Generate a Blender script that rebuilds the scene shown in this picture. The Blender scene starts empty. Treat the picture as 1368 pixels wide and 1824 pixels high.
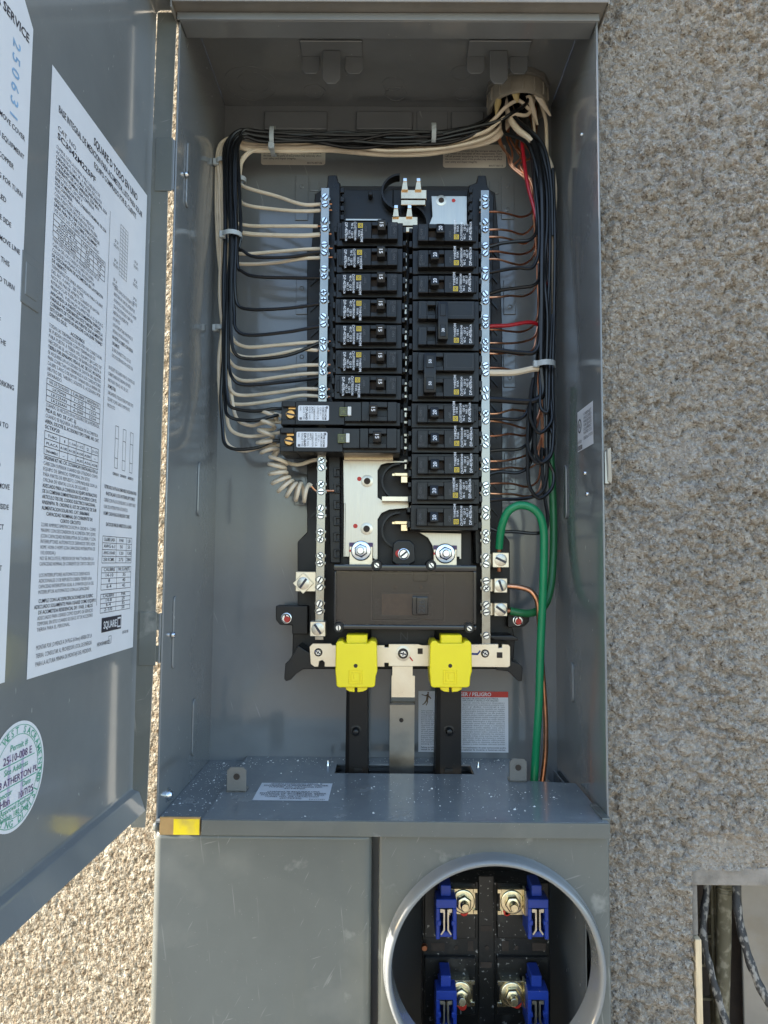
import bpy, bmesh, math, random
import numpy as np
from mathutils import Vector, Matrix

random.seed(7)
R = math.radians
SC = bpy.context.scene
COL = SC.collection

# ------------------------------------------------------------------ camera
FPX, CU, CV = 1265.0, 684.0, 912.0            # focal length in pixels of a 1368 x 1824 frame
CAM = Vector((0.0, -0.60, 0.0))
pitch, yaw, roll = R(3.98), R(0.27), R(0.42)
fw = Vector((-math.sin(yaw) * math.cos(pitch), math.cos(yaw) * math.cos(pitch), math.sin(pitch)))
rt0 = fw.cross(Vector((0, 0, 1))).normalized()
up0 = rt0.cross(fw).normalized()
rt = (rt0 * math.cos(roll) + up0 * math.sin(roll)).normalized()
up = rt.cross(fw).normalized()
cam_d = bpy.data.cameras.new('camera')
cam = bpy.data.objects.new('camera', cam_d)
COL.objects.link(cam)
cam_d.sensor_fit = 'VERTICAL'
cam_d.sensor_height = 36.0
cam_d.lens = 36.0 * FPX / 1824.0
cam_d.clip_start = 0.01
cam_d.clip_end = 500.0
cam.matrix_world = Matrix(((rt.x, up.x, -fw.x, CAM.x), (rt.y, up.y, -fw.y, CAM.y),
                           (rt.z, up.z, -fw.z, CAM.z), (0, 0, 0, 1)))
SC.camera = cam

# ------------------------------------------------------------------ sky, sun, exposure
SUN_DIR = Vector((1.0, 0.012, -0.43)).normalized()      # the way the light travels
world = bpy.data.worlds.new('World')
SC.world = world
world.use_nodes = True
wn = world.node_tree
sky = wn.nodes.new('ShaderNodeTexSky')
sky.sky_type = 'NISHITA'
sky.sun_disc = False
sky.sun_elevation = math.asin(-SUN_DIR.z)
sky.sun_rotation = math.atan2(-SUN_DIR.x, -SUN_DIR.y) % (2 * math.pi)
bg = wn.nodes['Background']
bg.inputs['Strength'].default_value = 0.15
wn.links.new(sky.outputs[0], bg.inputs['Color'])
sun_d = bpy.data.lights.new('sun', 'SUN')
sun_d.energy = 5.0
sun_d.angle = R(0.53)
sun_d.color = (1.0, 0.93, 0.83)
sun = bpy.data.objects.new('sun', sun_d)
COL.objects.link(sun)
sun.rotation_euler = SUN_DIR.to_track_quat('-Z', 'Y').to_euler()
sun.location = (-3, -1, 3)
vs = SC.view_settings
vs.view_transform = 'Standard'
vs.look = 'None'
vs.exposure = 2.12
vs.gamma = 1.0
vs.use_curve_mapping = False
SC.cycles.max_bounces = 10
SC.cycles.use_denoising = True

# ------------------------------------------------------------------ measuring helpers
def ray(u, v):
    return fw + rt * ((u - CU) / FPX) - up * ((v - CV) / FPX)
def W(u, v, y):
    """point at depth y (metres behind the front edge of the cabinet) that was measured at u, v"""
    d = ray(u, v)
    return CAM + d * ((y - CAM.y) / d.y)
def WZ(u, v, z):
    d = ray(u, v)
    return CAM + d * ((z - CAM.z) / d.z)
def WX(u, v, x):
    d = ray(u, v)
    return CAM + d * ((x - CAM.x) / d.x)

# ------------------------------------------------------------------ materials
def mat(name, base, rough=0.5, metal=0.0, var=0.12, vscale=60.0, bump=0.0, bscale=300.0,
        coat=0.0, spots=None, dust=None, stretch=None, spec=0.5, rvar=0.0, smear=None):
    m = bpy.data.materials.new(name)
    m.use_nodes = True
    nt = m.node_tree
    N, L = nt.nodes, nt.links
    p = N['Principled BSDF']
    p.inputs['Roughness'].default_value = rough
    p.inputs['Metallic'].default_value = metal
    p.inputs['Specular IOR Level'].default_value = spec
    p.inputs['Coat Weight'].default_value = coat
    p.inputs['Coat Roughness'].default_value = 0.08
    tc = N.new('ShaderNodeTexCoord')
    src = tc.outputs['Object']
    if stretch:
        mp = N.new('ShaderNodeMapping')
        mp.inputs['Scale'].default_value = stretch
        L.new(src, mp.inputs['Vector'])
        vsrc = mp.outputs[0]
    else:
        vsrc = src
    nz = N.new('ShaderNodeTexNoise')
    nz.inputs['Scale'].default_value = vscale
    nz.inputs['Detail'].default_value = 6
    nz.inputs['Roughness'].default_value = 0.65
    L.new(vsrc, nz.inputs['Vector'])
    cr = N.new('ShaderNodeValToRGB')
    lo = [max(0, c * (1 - var)) for c in base]
    hi = [min(1, c * (1 + var)) for c in base]
    cr.color_ramp.elements[0].position = 0.3
    cr.color_ramp.elements[1].position = 0.7
    cr.color_ramp.elements[0].color = (*lo, 1)
    cr.color_ramp.elements[1].color = (*hi, 1)
    L.new(nz.outputs['Fac'], cr.inputs['Fac'])
    out = cr.outputs[0]
    def layer(out, scale, p0, p1, color, amount, detail=3, st=None):
        n2 = N.new('ShaderNodeTexNoise')
        n2.inputs['Scale'].default_value = scale
        n2.inputs['Detail'].default_value = detail
        s = src
        if st:
            mp2 = N.new('ShaderNodeMapping')
            mp2.inputs['Scale'].default_value = st[:3]
            mp1 = N.new('ShaderNodeMapping')
            mp1.inputs['Rotation'].default_value = (0.05, st[3] if len(st) > 3 else 0.4, 0.1)
            L.new(src, mp1.inputs['Vector'])
            L.new(mp1.outputs[0], mp2.inputs['Vector'])
            n2.inputs['Distortion'].default_value = 0.25
            s = mp2.outputs[0]
        L.new(s, n2.inputs['Vector'])
        r2 = N.new('ShaderNodeMapRange')
        r2.inputs['From Min'].default_value = p0
        r2.inputs['From Max'].default_value = p1
        r2.inputs['To Max'].default_value = amount
        L.new(n2.outputs['Fac'], r2.inputs['Value'])
        mx = N.new('ShaderNodeMix')
        mx.data_type = 'RGBA'
        L.new(r2.outputs[0], mx.inputs[0])
        L.new(out, mx.inputs[6])
        mx.inputs[7].default_value = (*color, 1)
        return mx.outputs[2], r2.outputs[0]
    rsrc = None
    for args in (spots or []):
        out, f = layer(out, *args)
        rsrc = f
    L.new(out, p.inputs['Base Color'])
    if rvar or rsrc is not None:
        mr = N.new('ShaderNodeMapRange')
        mr.inputs['From Min'].default_value = 0.3
        mr.inputs['From Max'].default_value = 0.7
        mr.inputs['To Min'].default_value = max(0.02, rough - rvar)
        mr.inputs['To Max'].default_value = min(1, rough + rvar)
        L.new(nz.outputs['Fac'], mr.inputs['Value'])
        if rsrc is not None:
            ad = N.new('ShaderNodeMath')
            ad.operation = 'MULTIPLY_ADD'
            L.new(rsrc, ad.inputs[0])
            ad.inputs[1].default_value = 0.5
            L.new(mr.outputs[0], ad.inputs[2])
            L.new(ad.outputs[0], p.inputs['Roughness'])
        else:
            L.new(mr.outputs[0], p.inputs['Roughness'])
    if bump:
        nb = N.new('ShaderNodeTexNoise')
        nb.inputs['Scale'].default_value = bscale
        nb.inputs['Detail'].default_value = 4
        L.new(vsrc, nb.inputs['Vector'])
        bp = N.new('ShaderNodeBump')
        bp.inputs['Strength'].default_value = bump
        bp.inputs['Distance'].default_value = 0.001
        L.new(nb.outputs['Fac'], bp.inputs['Height'])
        L.new(bp.outputs[0], p.inputs['Normal'])
    return m

DUST = (0.45, 0.43, 0.39)
M = {}
M['paint'] = mat('grey_enamel', (0.178, 0.187, 0.187), 0.15, coat=0.5, var=0.07, vscale=14, bump=0.04, bscale=260, rvar=0.03,
                 spots=[(900, 0.745, 0.80, DUST, 0.6), (9, 0.58, 0.85, (0.27, 0.26, 0.23), 0.35, 6), (320, 0.715, 0.77, (0.34, 0.34, 0.32), 0.28, 2, (1, 1, .03, .35))])
M['paint_dirty'] = mat('grey_enamel_dusty', (0.190, 0.205, 0.212), 0.20, coat=0.2, var=0.10, vscale=18, bump=0.05, bscale=260, rvar=0.06,
                 spots=[(30, 0.55, 0.80, (0.32, 0.31, 0.28), 0.32, 6, (1, .3, 6)),
                        (260, 0.62, 0.85, (0.42, 0.41, 0.39), 0.5, 6), (24, 0.58, 0.80, (0.36, 0.36, 0.35), 0.45, 7, (.35, 1, 3))])
M['paint_cover'] = mat('grey_enamel_shaded_scuffed', (0.116, 0.123, 0.112), 0.20, var=0.08, vscale=10, bump=0.04, bscale=220, rvar=0.06,  # same enamel with shade put into a darker base, plus scuffs
                 spots=[(16, 0.56, 0.80, (0.24, 0.235, 0.205), 0.40, 7),
                        (300, 0.70, 0.76, (0.34, 0.34, 0.31), 0.35, 2, (1, 1, .02, .12)), (420, 0.71, 0.77, (0.38, 0.38, 0.35), 0.35, 2, (1, 1, .05, -.5)), (380, 0.72, 0.77, (0.34, 0.34, 0.31), 0.3, 2, (.05, 1, 1, .3)),
                        (14, 0.50, 0.75, (0.17, 0.165, 0.12), 0.4, 4, (1, 1, .25, .05)),  # yellowish sheen painted into the colour as stretched patches
                        (38, 0.64, 0.76, (0.40, 0.39, 0.35), 0.42, 9),
                        
                        (700, 0.73, 0.80, DUST, 0.6)])
M['paint_dark'] = mat('grey_enamel_grimy', (0.20, 0.185, 0.16), 0.32, var=0.15, vscale=25, bump=0.05,
                 spots=[(35, 0.58, 0.75, (0.20, 0.16, 0.11), 0.5, 6), (500, 0.72, 0.78, DUST, 0.7)])
M['galv'] = mat('bare_steel_tab', (0.34, 0.33, 0.30), 0.34, 0.85, var=0.12, vscale=40, rvar=0.08)
M['bracket'] = mat('yellowed_zinc_bracket', (0.42, 0.30, 0.15), 0.32, 0.8, var=0.2, vscale=50)
M['plastic'] = mat('black_moulded_plastic', (0.0105, 0.0102, 0.0102), 0.34, spec=0.36, var=0.25, vscale=60, bump=0.05, bscale=900, rvar=0.08,
                 spots=[(650, 0.735, 0.79, (0.3, 0.29, 0.27), 0.45)])
M['plastic2'] = mat('brown_black_plastic', (0.017, 0.014, 0.0115), 0.42, spec=0.36, var=0.2, vscale=40, bump=0.04, bscale=900, rvar=0.08,
                 spots=[(650, 0.735, 0.79, (0.3, 0.29, 0.27), 0.45)])
M['socket'] = mat('meter_block_plastic', (0.015, 0.014, 0.012), 0.36, var=0.3, vscale=50, bump=0.06,
                 spots=[(260, 0.64, 0.70, (0.45, 0.42, 0.37), 0.8, 6), (60, 0.6, 0.8, (0.10, 0.09, 0.07), 0.5, 5)])
M['gloss'] = mat('glossy_black_plastic', (0.012, 0.0115, 0.0115), 0.16, var=0.2, coat=0.4)
M['emboss'] = mat('raised_plastic_marking', (0.030, 0.030, 0.031), 0.45, var=0.1)
M['alu'] = mat('brushed_aluminium', (0.50, 0.465, 0.40), 0.34, 1.0, var=0.08, vscale=30, bump=0.04, bscale=500, stretch=(20, 1, 1), rvar=0.06)
M['tin'] = mat('tin_plated_bus', (0.70, 0.62, 0.49), 0.34, 0.9, var=0.07, vscale=40, bump=0.05, bscale=400, rvar=0.08)
M['bar'] = mat('tinned_terminal_bar', (0.31, 0.295, 0.262), 0.24, 1.0, var=0.15, vscale=60, rvar=.08)
M['stab'] = mat('plated_stab', (0.66, 0.52, 0.34), 0.22, 1.0, var=0.15, vscale=90)
M['steel'] = mat('dull_steel_strap', (0.34, 0.31, 0.26), 0.36, 0.9, var=0.12, vscale=40, rvar=.08)
M['zinc'] = mat('zinc_screw', (0.72, 0.74, 0.75), 0.24, 1.0, var=0.15, vscale=300)
M['zincy'] = mat('yellow_zinc_nut', (0.72, 0.63, 0.42), 0.26, 1.0, var=0.25, vscale=300)
M['brass'] = mat('brass_screw', (0.62, 0.33, 0.11), 0.32, 1.0, var=0.15, vscale=300)
M['copper'] = mat('bare_copper', (0.72, 0.34, 0.19), 0.34, 1.0, var=0.25, vscale=120)
M['copper_d'] = mat('tarnished_copper', (0.42, 0.17, 0.09), 0.42, 1.0, var=0.3, vscale=120)
M['wblack'] = mat('black_wire_insulation', (0.007, 0.007, 0.0073), 0.30, spec=0.4, var=0.3, vscale=90)
M['wwhite'] = mat('white_wire_insulation', (0.74, 0.62, 0.455), 0.38, var=0.08, vscale=50, spots=[(60, 0.6, 0.8, (0.45, 0.37, 0.27), 0.5)])
M['wred'] = mat('red_wire_insulation', (0.36, 0.010, 0.018), 0.30, var=0.15)
M['wgreen'] = mat('green_wire_insulation', (0.010, 0.235, 0.090), 0.30, var=0.12, vscale=30)
M['wgreen_d'] = mat('dark_green_wire_insulation', (0.022, 0.16, 0.055), 0.28, var=0.15, vscale=30)
M['tie'] = mat('nylon_tie', (0.42, 0.45, 0.45), 0.35, var=0.06)
M['bush'] = mat('grey_plastic_bushing', (0.30, 0.265, 0.205), 0.45, var=0.15, vscale=50)
M['sheath'] = mat('torn_cable_sheath', (0.60, 0.46, 0.20), 0.55, var=0.2, vscale=60)
M['yellow'] = mat('yellow_plastic', (0.98, 0.77, 0.016), 0.28, var=0.05, vscale=20)
M['yellow_ink'] = mat('yellow_ink', (0.80, 0.56, 0.02), 0.45, var=0.05)
M['yellow_mottle'] = mat('mottled_yellow_patch', (0.88, 0.66, 0.012), 0.42, var=0.1, vscale=60, spots=[(60, 0.55, 0.75, (0.42, 0.30, 0.10), 0.7, 5)])
M['paper'] = mat('white_label_paper', (0.74, 0.745, 0.77), 0.30, var=0.03, vscale=30)
M['paper_w'] = mat('cream_label_paper', (0.62, 0.57, 0.48), 0.40, var=0.05, vscale=30)
M['ink'] = mat('black_ink_and_slot_shade', (0.035, 0.033, 0.045), 0.4, var=0.05)
M['ink_grey'] = mat('grey_ink', (0.15, 0.145, 0.16), 0.45, var=0.05)
M['date_ink'] = mat('moulded_code', (0.085, 0.085, 0.088), 0.5, var=0.05)
M['ink_white'] = mat('white_ink', (0.72, 0.73, 0.76), 0.45, var=0.05)
M['ink_red'] = mat('red_ink', (0.62, 0.035, 0.02), 0.45, var=0.08)
M['ink_green'] = mat('green_ink', (0.10, 0.36, 0.24), 0.45, var=0.05)
M['ink_pen'] = mat('violet_pen_ink', (0.10, 0.055, 0.14), 0.45, var=0.05)
M['ink_blue'] = mat('blue_marker', (0.03, 0.05, 0.22), 0.45, var=0.05)
M['ink_brown'] = mat('brown_ink', (0.16, 0.10, 0.05), 0.45, var=0.05)
M['ink_ghost'] = mat('pale_violet_ink', (0.50, 0.46, 0.60), 0.45, var=0.05)
M['ink_stamp'] = mat('blue_stamp_ink', (0.25, 0.42, 0.62), 0.45, var=0.25, vscale=90)
M['olive'] = mat('olive_button', (0.16, 0.17, 0.06), 0.45, var=0.08)
M['white_pl'] = mat('white_plastic_tab', (0.74, 0.72, 0.66), 0.4, var=0.05)
M['blue'] = mat('blue_plastic_clip', (0.014, 0.045, 0.29), 0.38, var=0.12, vscale=60, spots=[(500, 0.7, 0.76, (0.5, 0.5, 0.5), 0.6)])
M['jaw'] = mat('meter_jaw_steel', (0.62, 0.57, 0.47), 0.35, 0.9, var=0.25, vscale=150)
M['debris'] = mat('plaster_crumbs', (0.72, 0.70, 0.66), 0.9, var=0.15)
M['wood'] = mat('raw_pine', (0.62, 0.48, 0.30), 0.7, var=0.2, vscale=60, stretch=(8, 8, .6), spots=[(25, 0.55, 0.75, (0.75, 0.68, 0.55), .6)])
M['splash'] = mat('black_cable_with_plaster', (0.035, 0.033, 0.032), 0.6, var=0.4, bump=0.5, bscale=300,
                  spots=[(230, 0.49, 0.57, (0.30, 0.275, 0.24), 0.9, 8, (1, 1, .6, 0))])
M['pvc'] = mat('grimy_conduit', (0.13, 0.11, 0.065), 0.6, var=0.2, vscale=40, bump=0.2, spots=[(120, 0.52, 0.62, (0.32, 0.28, 0.20), 0.7, 7)])
M['dull'] = mat('dull_metal_plate', (0.30, 0.285, 0.255), 0.40, 0.5, var=0.2, vscale=10, spots=[(18, 0.5, 0.7, (0.28, 0.19, 0.08), 0.5, 6)])
M['mortar'] = mat('smooth_mortar', (0.21, 0.185, 0.155), 0.9, var=0.35, vscale=60, bump=1.0, bscale=250, spots=[(30, 0.5, 0.7, (0.28, 0.245, 0.21), 0.6, 6)])
M['dark'] = mat('dark_cavity_board', (0.05, 0.035, 0.025), 0.8, var=0.3)
M['ground'] = mat('dry_earth_ground', (0.20, 0.175, 0.14), 0.9, var=0.2, vscale=4, bump=0.4, bscale=40)

# clear smoked cover
def smoked():
    m = bpy.data.materials.new('smoked_clear_cover')
    m.use_nodes = True
    nt = m.node_tree
    N, L = nt.nodes, nt.links
    N.remove(N['Principled BSDF'])
    t = N.new('ShaderNodeBsdfTransparent')
    t.inputs[0].default_value = (0.86, 0.83, 0.80, 1)
    g = N.new('ShaderNodeBsdfGlossy')
    g.inputs['Roughness'].default_value = 0.09
    fr = N.new('ShaderNodeFresnel')
    fr.inputs[0].default_value = 1.5
    nz = N.new('ShaderNodeTexNoise')
    nz.inputs['Scale'].default_value = 25
    bp = N.new('ShaderNodeBump')
    bp.inputs['Strength'].default_value = 0.03
    bp.inputs['Distance'].default_value = 0.001
    L.new(nz.outputs['Fac'], bp.inputs['Height'])
    L.new(bp.outputs[0], g.inputs['Normal'])
    mx = N.new('ShaderNodeMixShader')
    L.new(fr.outputs[0], mx.inputs[0])
    L.new(t.outputs[0], mx.inputs[1])
    L.new(g.outputs[0], mx.inputs[2])
    L.new(mx.outputs[0], N['Material Output'].inputs[0])
    return m
M['smoked'] = smoked()

# stucco: mineral grains of several colours over a grey-brown ground
def stucco():
    m = bpy.data.materials.new('rough_stucco')
    m.use_nodes = True
    nt = m.node_tree
    N, L = nt.nodes, nt.links
    p = N['Principled BSDF']
    p.inputs['Roughness'].default_value = 0.9
    p.inputs['Specular IOR Level'].default_value = 0.05
    tc = N.new('ShaderNodeTexCoord')
    def noise(scale, det=4, rough=0.6):
        n = N.new('ShaderNodeTexNoise')
        n.inputs['Scale'].default_value = scale
        n.inputs['Detail'].default_value = det
        n.inputs['Roughness'].default_value = rough
        L.new(tc.outputs['Object'], n.inputs['Vector'])
        return n.outputs['Fac']
    def ramp(f, els):
        r = N.new('ShaderNodeValToRGB')
        e = r.color_ramp.elements
        e[0].position, e[0].color = els[0][0], (*els[0][1], 1)
        e[1].position, e[1].color = els[-1][0], (*els[-1][1], 1)
        for pos, c in els[1:-1]:
            k = e.new(pos)
            k.color = (*c, 1)
        L.new(f, r.inputs[0])
        return r.outputs[0]
    def mix(f, a, b, mode='MIX', fac=None):
        x = N.new('ShaderNodeMix')
        x.data_type = 'RGBA'
        x.blend_type = mode
        if f is not None:
            L.new(f, x.inputs[0])
        else:
            x.inputs[0].default_value = fac
        L.new(a, x.inputs[6])
        L.new(b, x.inputs[7])
        return x.outputs[2]
    wob = N.new('ShaderNodeTexNoise')
    wob.inputs['Scale'].default_value = 260
    L.new(tc.outputs['Object'], wob.inputs['Vector'])
    addv = N.new('ShaderNodeVectorMath')
    addv.operation = 'MULTIPLY_ADD'
    L.new(wob.outputs['Color'], addv.inputs[0])
    addv.inputs[1].default_value = (0.006, 0.006, 0.006)
    L.new(tc.outputs['Object'], addv.inputs[2])
    def voro(scale):
        v = N.new('ShaderNodeTexVoronoi')
        v.inputs['Scale'].default_value = scale
        L.new(addv.outputs[0], v.inputs['Vector'])
        return v
    g1, g2 = voro(430), voro(230)
    s1 = N.new('ShaderNodeSeparateColor'); L.new(g1.outputs['Color'], s1.inputs[0])
    s2 = N.new('ShaderNodeSeparateColor'); L.new(g2.outputs['Color'], s2.inputs[0])
    pal = [(0.0, (0.07, 0.055, 0.045)), (0.2, (0.19, 0.15, 0.11)), (0.42, (0.30, 0.25, 0.185)),
           (0.62, (0.28, 0.262, 0.235)), (0.82, (0.38, 0.325, 0.255)), (1.0, (0.56, 0.52, 0.46))]
    ga, gb = ramp(s1.outputs[0], pal), ramp(s2.outputs[1], pal)
    base = ramp(noise(60, 6), [(0.3, (0.20, 0.155, 0.11)), (0.5, (0.31, 0.265, 0.21)), (0.7, (0.42, 0.38, 0.325))])
    big = ramp(noise(7, 5), [(0.35, (0.34, 0.275, 0.20)), (0.65, (0.31, 0.295, 0.275))])
    c = mix(None, ga, gb, fac=0.42)
    c = mix(None, c, base, fac=0.30)
    c = mix(None, c, big, fac=0.20)
    def thr(f, lo, hi, amt):
        q = N.new('ShaderNodeMapRange')
        q.inputs['From Min'].default_value = lo
        q.inputs['From Max'].default_value = hi
        q.inputs['To Max'].default_value = amt
        L.new(f, q.inputs['Value'])
        return q.outputs[0]
    def flat(col):
        r_ = N.new('ShaderNodeRGB')
        r_.outputs[0].default_value = (*col, 1)
        return r_.outputs[0]
    c = mix(thr(noise(330, 4, .7), .53, .61, .6), c, flat((0.50, 0.465, 0.415)))      # pale lime crust
    c = mix(thr(noise(290, 4, .7), .595, .635, .8), c, flat((0.070, 0.052, 0.038)))    # dark flecks painted in for the shade of pits
    c = mix(thr(noise(120, 5, .7), .56, .70, .5), c, flat((0.24, 0.165, 0.090)))       # rusty sand
    c = mix(thr(noise(13, 4, .5), .56, .70, .4), c, flat((0.38, 0.345, 0.30)))       # smoother trowelled patches
    # sandy pale coat left of the cabinet
    sx = N.new('ShaderNodeSeparateXYZ'); L.new(tc.outputs['Object'], sx.inputs[0])
    mr = N.new('ShaderNodeMapRange')
    mr.inputs['From Min'].default_value = -0.12
    mr.inputs['From Max'].default_value = -0.19
    mr.inputs['To Max'].default_value = 0.9
    L.new(sx.outputs['X'], mr.inputs['Value'])
    sand = ramp(noise(210, 6, .75), [(0.36, (0.09, 0.06, 0.033)), (0.46, (0.20, 0.163, 0.112)), (0.56, (0.31, 0.268, 0.198)), (0.68, (0.54, 0.50, 0.42))])
    c = mix(mr.outputs[0], c, sand)
    L.new(c, p.inputs['Base Color'])
    bp = N.new('ShaderNodeBump')
    bp.inputs['Strength'].default_value = 1.0
    bp.inputs['Distance'].default_value = 0.003
    ad = N.new('ShaderNodeMath'); ad.operation = 'SUBTRACT'
    L.new(noise(520, 3), ad.inputs[0])
    L.new(g2.outputs['Distance'], ad.inputs[1])
    L.new(ad.outputs[0], bp.inputs['Height'])
    L.new(bp.outputs[0], p.inputs['Normal'])
    return m
M['stucco'] = stucco()

# ------------------------------------------------------------------ mesh builder
ORG = {}
_text_cache = {}
def text_geo(s, bold=0.0):
    """flat outline of a line of text, height 1 capital = about 0.7, left aligned at 0,0"""
    k = (s, bold)
    if k in _text_cache:
        return _text_cache[k]
    cu = bpy.data.curves.new('t', 'FONT')
    cu.body = s
    cu.size = 1.0
    cu.resolution_u = 2
    cu.offset = bold
    ob = bpy.data.objects.new('t', cu)
    me = ob.to_mesh()
    vv = [(v.co.x, v.co.y) for v in me.vertices]
    ff = [tuple(p.vertices) for p in me.polygons]
    ob.to_mesh_clear()
    bpy.data.objects.remove(ob)
    bpy.data.curves.remove(cu)
    w = max([a for a, b in vv], default=1.0)
    _text_cache[k] = (vv, ff, w)
    return _text_cache[k]

class MB:
    def __init__(self):
        self.v, self.f, self.m = [], [], []
    def add(self, vs, fs, m=0):
        b = len(self.v)
        self.v += [Vector(q) for q in vs]
        self.f += [tuple(i + b for i in q) for q in fs]
        self.m += [m] * len(fs)
        return self
    def box(self, x0, x1, y0, y1, z0, z1, m=0):
        x0, x1 = sorted((x0, x1)); y0, y1 = sorted((y0, y1)); z0, z1 = sorted((z0, z1))
        v = [(x, y, z) for x in (x0, x1) for y in (y0, y1) for z in (z0, z1)]
        return self.add(v, [(0, 1, 3, 2), (4, 6, 7, 5), (0, 4, 5, 1), (2, 3, 7, 6), (0, 2, 6, 4), (1, 5, 7, 3)], m)
    def pbox(self, u0, v0, u1, v1, y0, y1, m=0):
        a = W(u0, (v0 + v1) / 2, y0); b = W(u1, (v0 + v1) / 2, y0)
        c = W((u0 + u1) / 2, v0, y0); d = W((u0 + u1) / 2, v1, y0)
        return self.box(a.x, b.x, y0, y1, d.z, c.z, m)
    def prism(self, pts, y0, y1, m=0):
        """outline of (x, z) points between two depths"""
        n = len(pts)
        v = [(x, y0, z) for x, z in pts] + [(x, y1, z) for x, z in pts]
        f = [tuple(range(n)), tuple(range(2 * n - 1, n - 1, -1))]
        f += [(i, i + n, (i + 1) % n + n, (i + 1) % n) for i in range(n)]
        return self.add(v, f, m)
    def pprism(self, pts, y0, y1, m=0):
        q = [W(u, v, y0) for u, v in pts]
        return self.prism([(a.x, a.z) for a in q], y0, y1, m)
    def extr(self, pts, d, m=0):
        """any planar outline of 3-D points pushed along d"""
        n = len(pts)
        d = Vector(d)
        v = [Vector(p) for p in pts] + [Vector(p) + d for p in pts]
        f = [tuple(range(n)), tuple(range(2 * n - 1, n - 1, -1))]
        f += [(i, i + n, (i + 1) % n + n, (i + 1) % n) for i in range(n)]
        return self.add(v, f, m)
    def rings(self, rings, m=0, cap0=True, cap1=True, closed=True):
        n = len(rings[0])
        b = len(self.v)
        vs = [p for r in rings for p in r]
        f = []
        for i in range(len(rings) - 1):
            for j in range(n if closed else n - 1):
                k = (j + 1) % n
                f.append((i * n + j, i * n + k, (i + 1) * n + k, (i + 1) * n + j))
        if cap0: f.append(tuple(range(n - 1, -1, -1)))
        if cap1: f.append(tuple(range((len(rings) - 1) * n, len(rings) * n)))
        return self.add(vs, f, m)
    def lathe(self, c, axis, prof, n=16, m=0, cap0=True, cap1=True):
        """prof: (distance along axis, radius)"""
        a = Vector(axis).normalized()
        s = a.orthogonal().normalized(); t = a.cross(s)
        c = Vector(c)
        return self.rings([[c + a * h + (s * math.cos(q) + t * math.sin(q)) * r for q in [2 * math.pi * i / n for i in range(n)]]
                           for h, r in prof], m, cap0, cap1)
    def tube(self, pts, r, n=8, m=0, sub=7, caps=True):
        path = spline(pts, sub)
        rr = r if callable(r) else (lambda t: r)
        rings = []
        tan = (path[1] - path[0]).normalized()
        s = tan.orthogonal().normalized()
        L = len(path)
        for i, p in enumerate(path):
            a = path[max(0, i - 1)]; b = path[min(L - 1, i + 1)]
            tn = (b - a)
            tn = tn.normalized() if tn.length > 1e-9 else tan
            s = (s - tn * s.dot(tn)).normalized()
            t = tn.cross(s)
            q = rr(i / (L - 1))
            rings.append([p + (s * math.cos(w) + t * math.sin(w)) * q for w in [2 * math.pi * k / n for k in range(n)]])
        return self.rings(rings, m, caps, caps)
    def text(self, s, fn, x, y, size, m=0, width=None, bold=0.0, align='L', lift=0.0):
        """flat lettering; fn maps the label plane (x right, y up) to 3-D"""
        if not s.strip():
            return self
        vv, ff, w = text_geo(s, bold)
        sx = size
        if width is not None:
            sx = width / w
        off = {'L': 0, 'C': -w * sx / 2, 'R': -w * sx}[align]
        return self.add([fn(x + off + a * sx, y + b * size, lift) for a, b in vv], ff, m)
    def rect(self, fn, x0, y0, x1, y1, m=0, lift=0.0):
        return self.add([fn(x0, y0, lift), fn(x1, y0, lift), fn(x1, y1, lift), fn(x0, y1, lift)], [(0, 1, 2, 3)], m)
    def line(self, fn, x0, y0, x1, y1, t, m=0, lift=0.0):
        d = Vector((x1 - x0, y1 - y0)).normalized()
        nx, ny = -d.y * t / 2, d.x * t / 2
        return self.add([fn(x0 + nx, y0 + ny, lift), fn(x1 + nx, y1 + ny, lift), fn(x1 - nx, y1 - ny, lift), fn(x0 - nx, y0 - ny, lift)],
                        [(0, 1, 2, 3)], m)
    def mesh(self, name, mats, bevel=0.0, seg=1, org=Vector((0, 0, 0)), smooth=True, recalc=True, angle=35, wn=False):
        me = bpy.data.meshes.new(name)
        me.from_pydata([tuple(q - org) for q in self.v], [], self.f)
        me.polygons.foreach_set('material_index', self.m)
        if not isinstance(mats, (list, tuple)):
            mats = [mats]
        for k in mats:
            me.materials.append(M[k] if isinstance(k, str) else k)
        if recalc or bevel:
            bm = bmesh.new()
            bm.from_mesh(me)
            if recalc:
                bmesh.ops.recalc_face_normals(bm, faces=bm.faces)
            if bevel:
                ed = [e for e in bm.edges if len(e.link_faces) == 2 and e.calc_face_angle(0) > R(30)]
                bmesh.ops.bevel(bm, geom=ed, offset=bevel, segments=seg, profile=0.5, affect='EDGES', clamp_overlap=True)
            bm.to_mesh(me)
            bm.free()
        me.update()
        if smooth:
            me.shade_smooth()
            me.set_sharp_from_angle(angle=R(angle))
        return me
    def build(self, name, mats, parent=None, **kw):
        org = ORG.get(parent.name, Vector((0, 0, 0))) if parent is not None else Vector((0, 0, 0))
        me = self.mesh(name, mats, org=org, **kw)
        o = bpy.data.objects.new(name, me)
        COL.objects.link(o)
        if parent is not None:
            o.parent = parent
        ORG[o.name] = org.copy()
        if kw.get('seg', 1) > 1 or kw.get('wn'):
            w_ = o.modifiers.new('weighted_normal', 'WEIGHTED_NORMAL')
            w_.keep_sharp = True
        return o

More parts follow.
